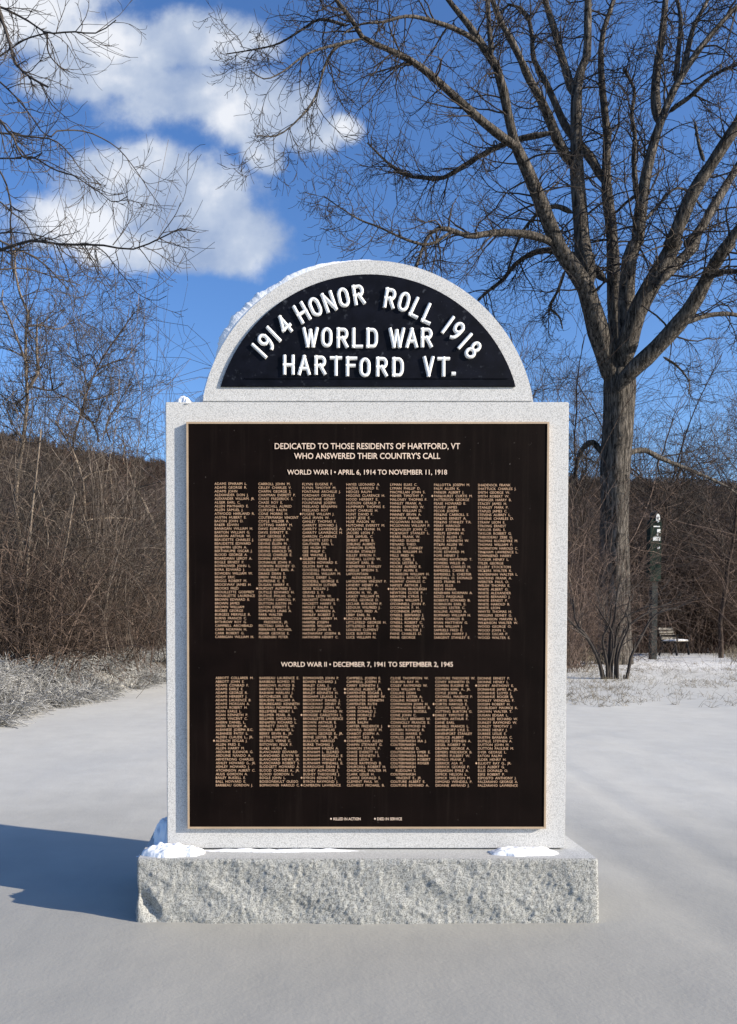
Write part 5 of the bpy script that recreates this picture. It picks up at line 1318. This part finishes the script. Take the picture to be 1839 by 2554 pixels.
def signpost():
    Y = 26.5
    b = at(1629, Y)
    k = Y / FOC
    zt = lambda py: P(1629, py, Y)[2] - b[2]
    t = thing('signpost', 'tall dark green signpost with a rounded black top and white bands', 'signpost', tuple(b))
    bm = bmesh.new()
    add_box(bm, (-7.5 * k, -.10, -.2), (7.5 * k, .10, zt(1452)))
    bm_obj('post', bm, M_POST, t, bevel=.012)
    # board: a tall slab with a rounded head
    w, z0, z1 = 13.5 * k, zt(1450), zt(1300)
    out = [(-w, z0), (w, z0), (w, z1)] + [(w * math.cos(R(a)), z1 + w * .35 * math.sin(R(a))) for a in range(15, 180, 15)] + [(-w, z1)]
    bm = bmesh.new()
    f = [bm.verts.new((x, -.14, z)) for x, z in out]; r = [bm.verts.new((x, .14, z)) for x, z in out]
    bm.faces.new(f); bm.faces.new(list(reversed(r)))
    for i in range(len(f)): bm.faces.new((f[i], r[i], r[(i + 1) % len(f)], f[(i + 1) % len(f)]))
    board = bm_obj('board', bm, M_GREEN, t)
    # black domed top
    w2, za, zb = 10.5 * k, zt(1312), zt(1274)
    bm = bmesh.new()
    prof = [(w2, za)] + [(w2 * math.cos(R(a)), zt(1290) + (zb - zt(1290)) * math.sin(R(a))) for a in range(0, 91, 15)]
    rings = [[bm.verts.new((x * math.cos(u) - 0.5 * k, x * math.sin(u), z)) for u in np.linspace(0, 2 * math.pi, 16, endpoint=False)] for x, z in [(w2, za - .05)] + prof[1:-1]]
    for a, c in zip(rings, rings[1:]):
        for i in range(16): bm.faces.new((a[i], a[(i + 1) % 16], c[(i + 1) % 16], c[i]))
    bm.faces.new(rings[-1]); bm.faces.new(list(reversed(rings[0])))
    cap = bm_obj('cap', bm, M_DARK, t, smooth=True)
    def plate(name, x0, x1, p0, p1, mat, par, y=-.155, d=.012):
        bm = bmesh.new(); add_box(bm, (x0 * k, y, zt(p1)), (x1 * k, y + d, zt(p0))); return bm_obj(name, bm, mat, par, bevel=.003)
    bm = bmesh.new()
    c = zt(1294)
    q = [bm.verts.new((3.5 * k + 5.0 * k * math.cos(u), -.17, c + 10.5 * k * math.sin(u))) for u in np.linspace(0, 2 * math.pi, 20, endpoint=False)]
    q2 = [bm.verts.new((v.co.x, -.125, v.co.z)) for v in q]
    bm.faces.new(q)
    for i in range(20): bm.faces.new((q[i], q2[i], q2[(i + 1) % 20], q[(i + 1) % 20]))
    em = bm_obj('emblem', bm, M_SIGNW, t)
    bm = bmesh.new()
    q = [bm.verts.new((3.5 * k + 1.4 * k * math.cos(u), -.176, c + 3.4 * k * math.sin(u))) for u in np.linspace(0, 2 * math.pi, 14, endpoint=False)]
    q2 = [bm.verts.new((v.co.x, -.169, v.co.z)) for v in q]
    bm.faces.new(q)
    for i in range(14): bm.faces.new((q[i], q2[i], q2[(i + 1) % 14], q[(i + 1) % 14]))
    bm_obj('emblem_centre', bm, M_DARK, em)
    plate('white_band', -8, 10.2, 1340, 1350, M_SIGNW, board)
    plate('white_band', 2, 10.2, 1321, 1330, M_SIGNW, board)
    plate('white_band', 1, 5, 1332, 1337, M_SIGNW, board)
    plate('white_band', -7, 9, 1313, 1316, M_SIGNW, board)
    plate('white_band', 3, 9.5, 1365, 1370, M_SIGNW, board)
signpost()

def bench():
    Y = 29.5
    b = at(1684, Y)
    t = thing('park_bench', 'park bench with dark iron legs and snow on its pale slats', 'bench', tuple(b))
    t.rotation_euler = (0, 0, R(47)); t.scale = (1.1, 1.1, 1.1)
    Lh = .72
    for s in (-1, 1):
        bm = bmesh.new()
        x = s * (Lh - .1)
        def bar(p, q, w=.028):
            p, q = Vector(p), Vector(q); d = q - p
            M = Matrix.Translation((p + q) / 2) @ d.to_track_quat('Z', 'Y').to_matrix().to_4x4()
            add_box(bm, (-w, -w, -d.length / 2), (w, w, d.length / 2), M)
        bar((x, -.26, 0), (x, -.18, .44)); bar((x, .30, 0), (x, .16, .44)); bar((x, -.22, .43), (x, .24, .43)); bar((x, .20, .42), (x, .34, .95)); bar((x, -.26, .42), (x, -.26, .66), .02); bar((x, -.28, .66), (x, .26, .66), .024)
        bm_obj('leg_frame', bm, M_DARK, t)
    for i in range(5):
        bm = bmesh.new(); y = -.22 + i * .095
        add_box(bm, (-Lh, y - .036, .455), (Lh, y + .036, .485)); bm_obj('seat_slat', bm, M_SLAT, t, bevel=.004)
    for i in range(4):
        bm = bmesh.new(); z = .56 + i * .105; y = .215 + (z - .45) * .27
        add_box(bm, (-Lh, y - .045, z - .04), (Lh, y - .02, z + .04)); bm_obj('back_slat', bm, M_SLAT, t, bevel=.004)
    g = np.random.default_rng(4)
    nx, ny = 40, 14
    gx, gy = np.meshgrid(np.linspace(-1, 1, nx), np.linspace(-1, 1, ny))
    e = np.clip(1 - np.maximum(np.abs(gx) ** 8, np.abs(gy) ** 4), 0, 1) ** .5
    z = .484 + e * (.05 + .015 * fbm(np.stack([gx * 4, gy * 2, gx * 0], -1), 3))
    V = np.stack([gx * (Lh - .02), gy * .21 - .03, z], -1).reshape(-1, 3)
    i = (np.arange(ny - 1)[:, None] * nx + np.arange(nx - 1)[None]).ravel()
    o = link('snow_layer', np_mesh('snow_layer', V, np.stack([i, i + 1, i + nx + 1, i + nx], 1)), M_SNOW, loc=tuple(b))
    o.rotation_euler = (0, 0, R(47)); o.scale = (1.1, 1.1, 1.1)
    tag(o, 'layer of white snow lying on the seat of the park bench', 'snow')
bench()
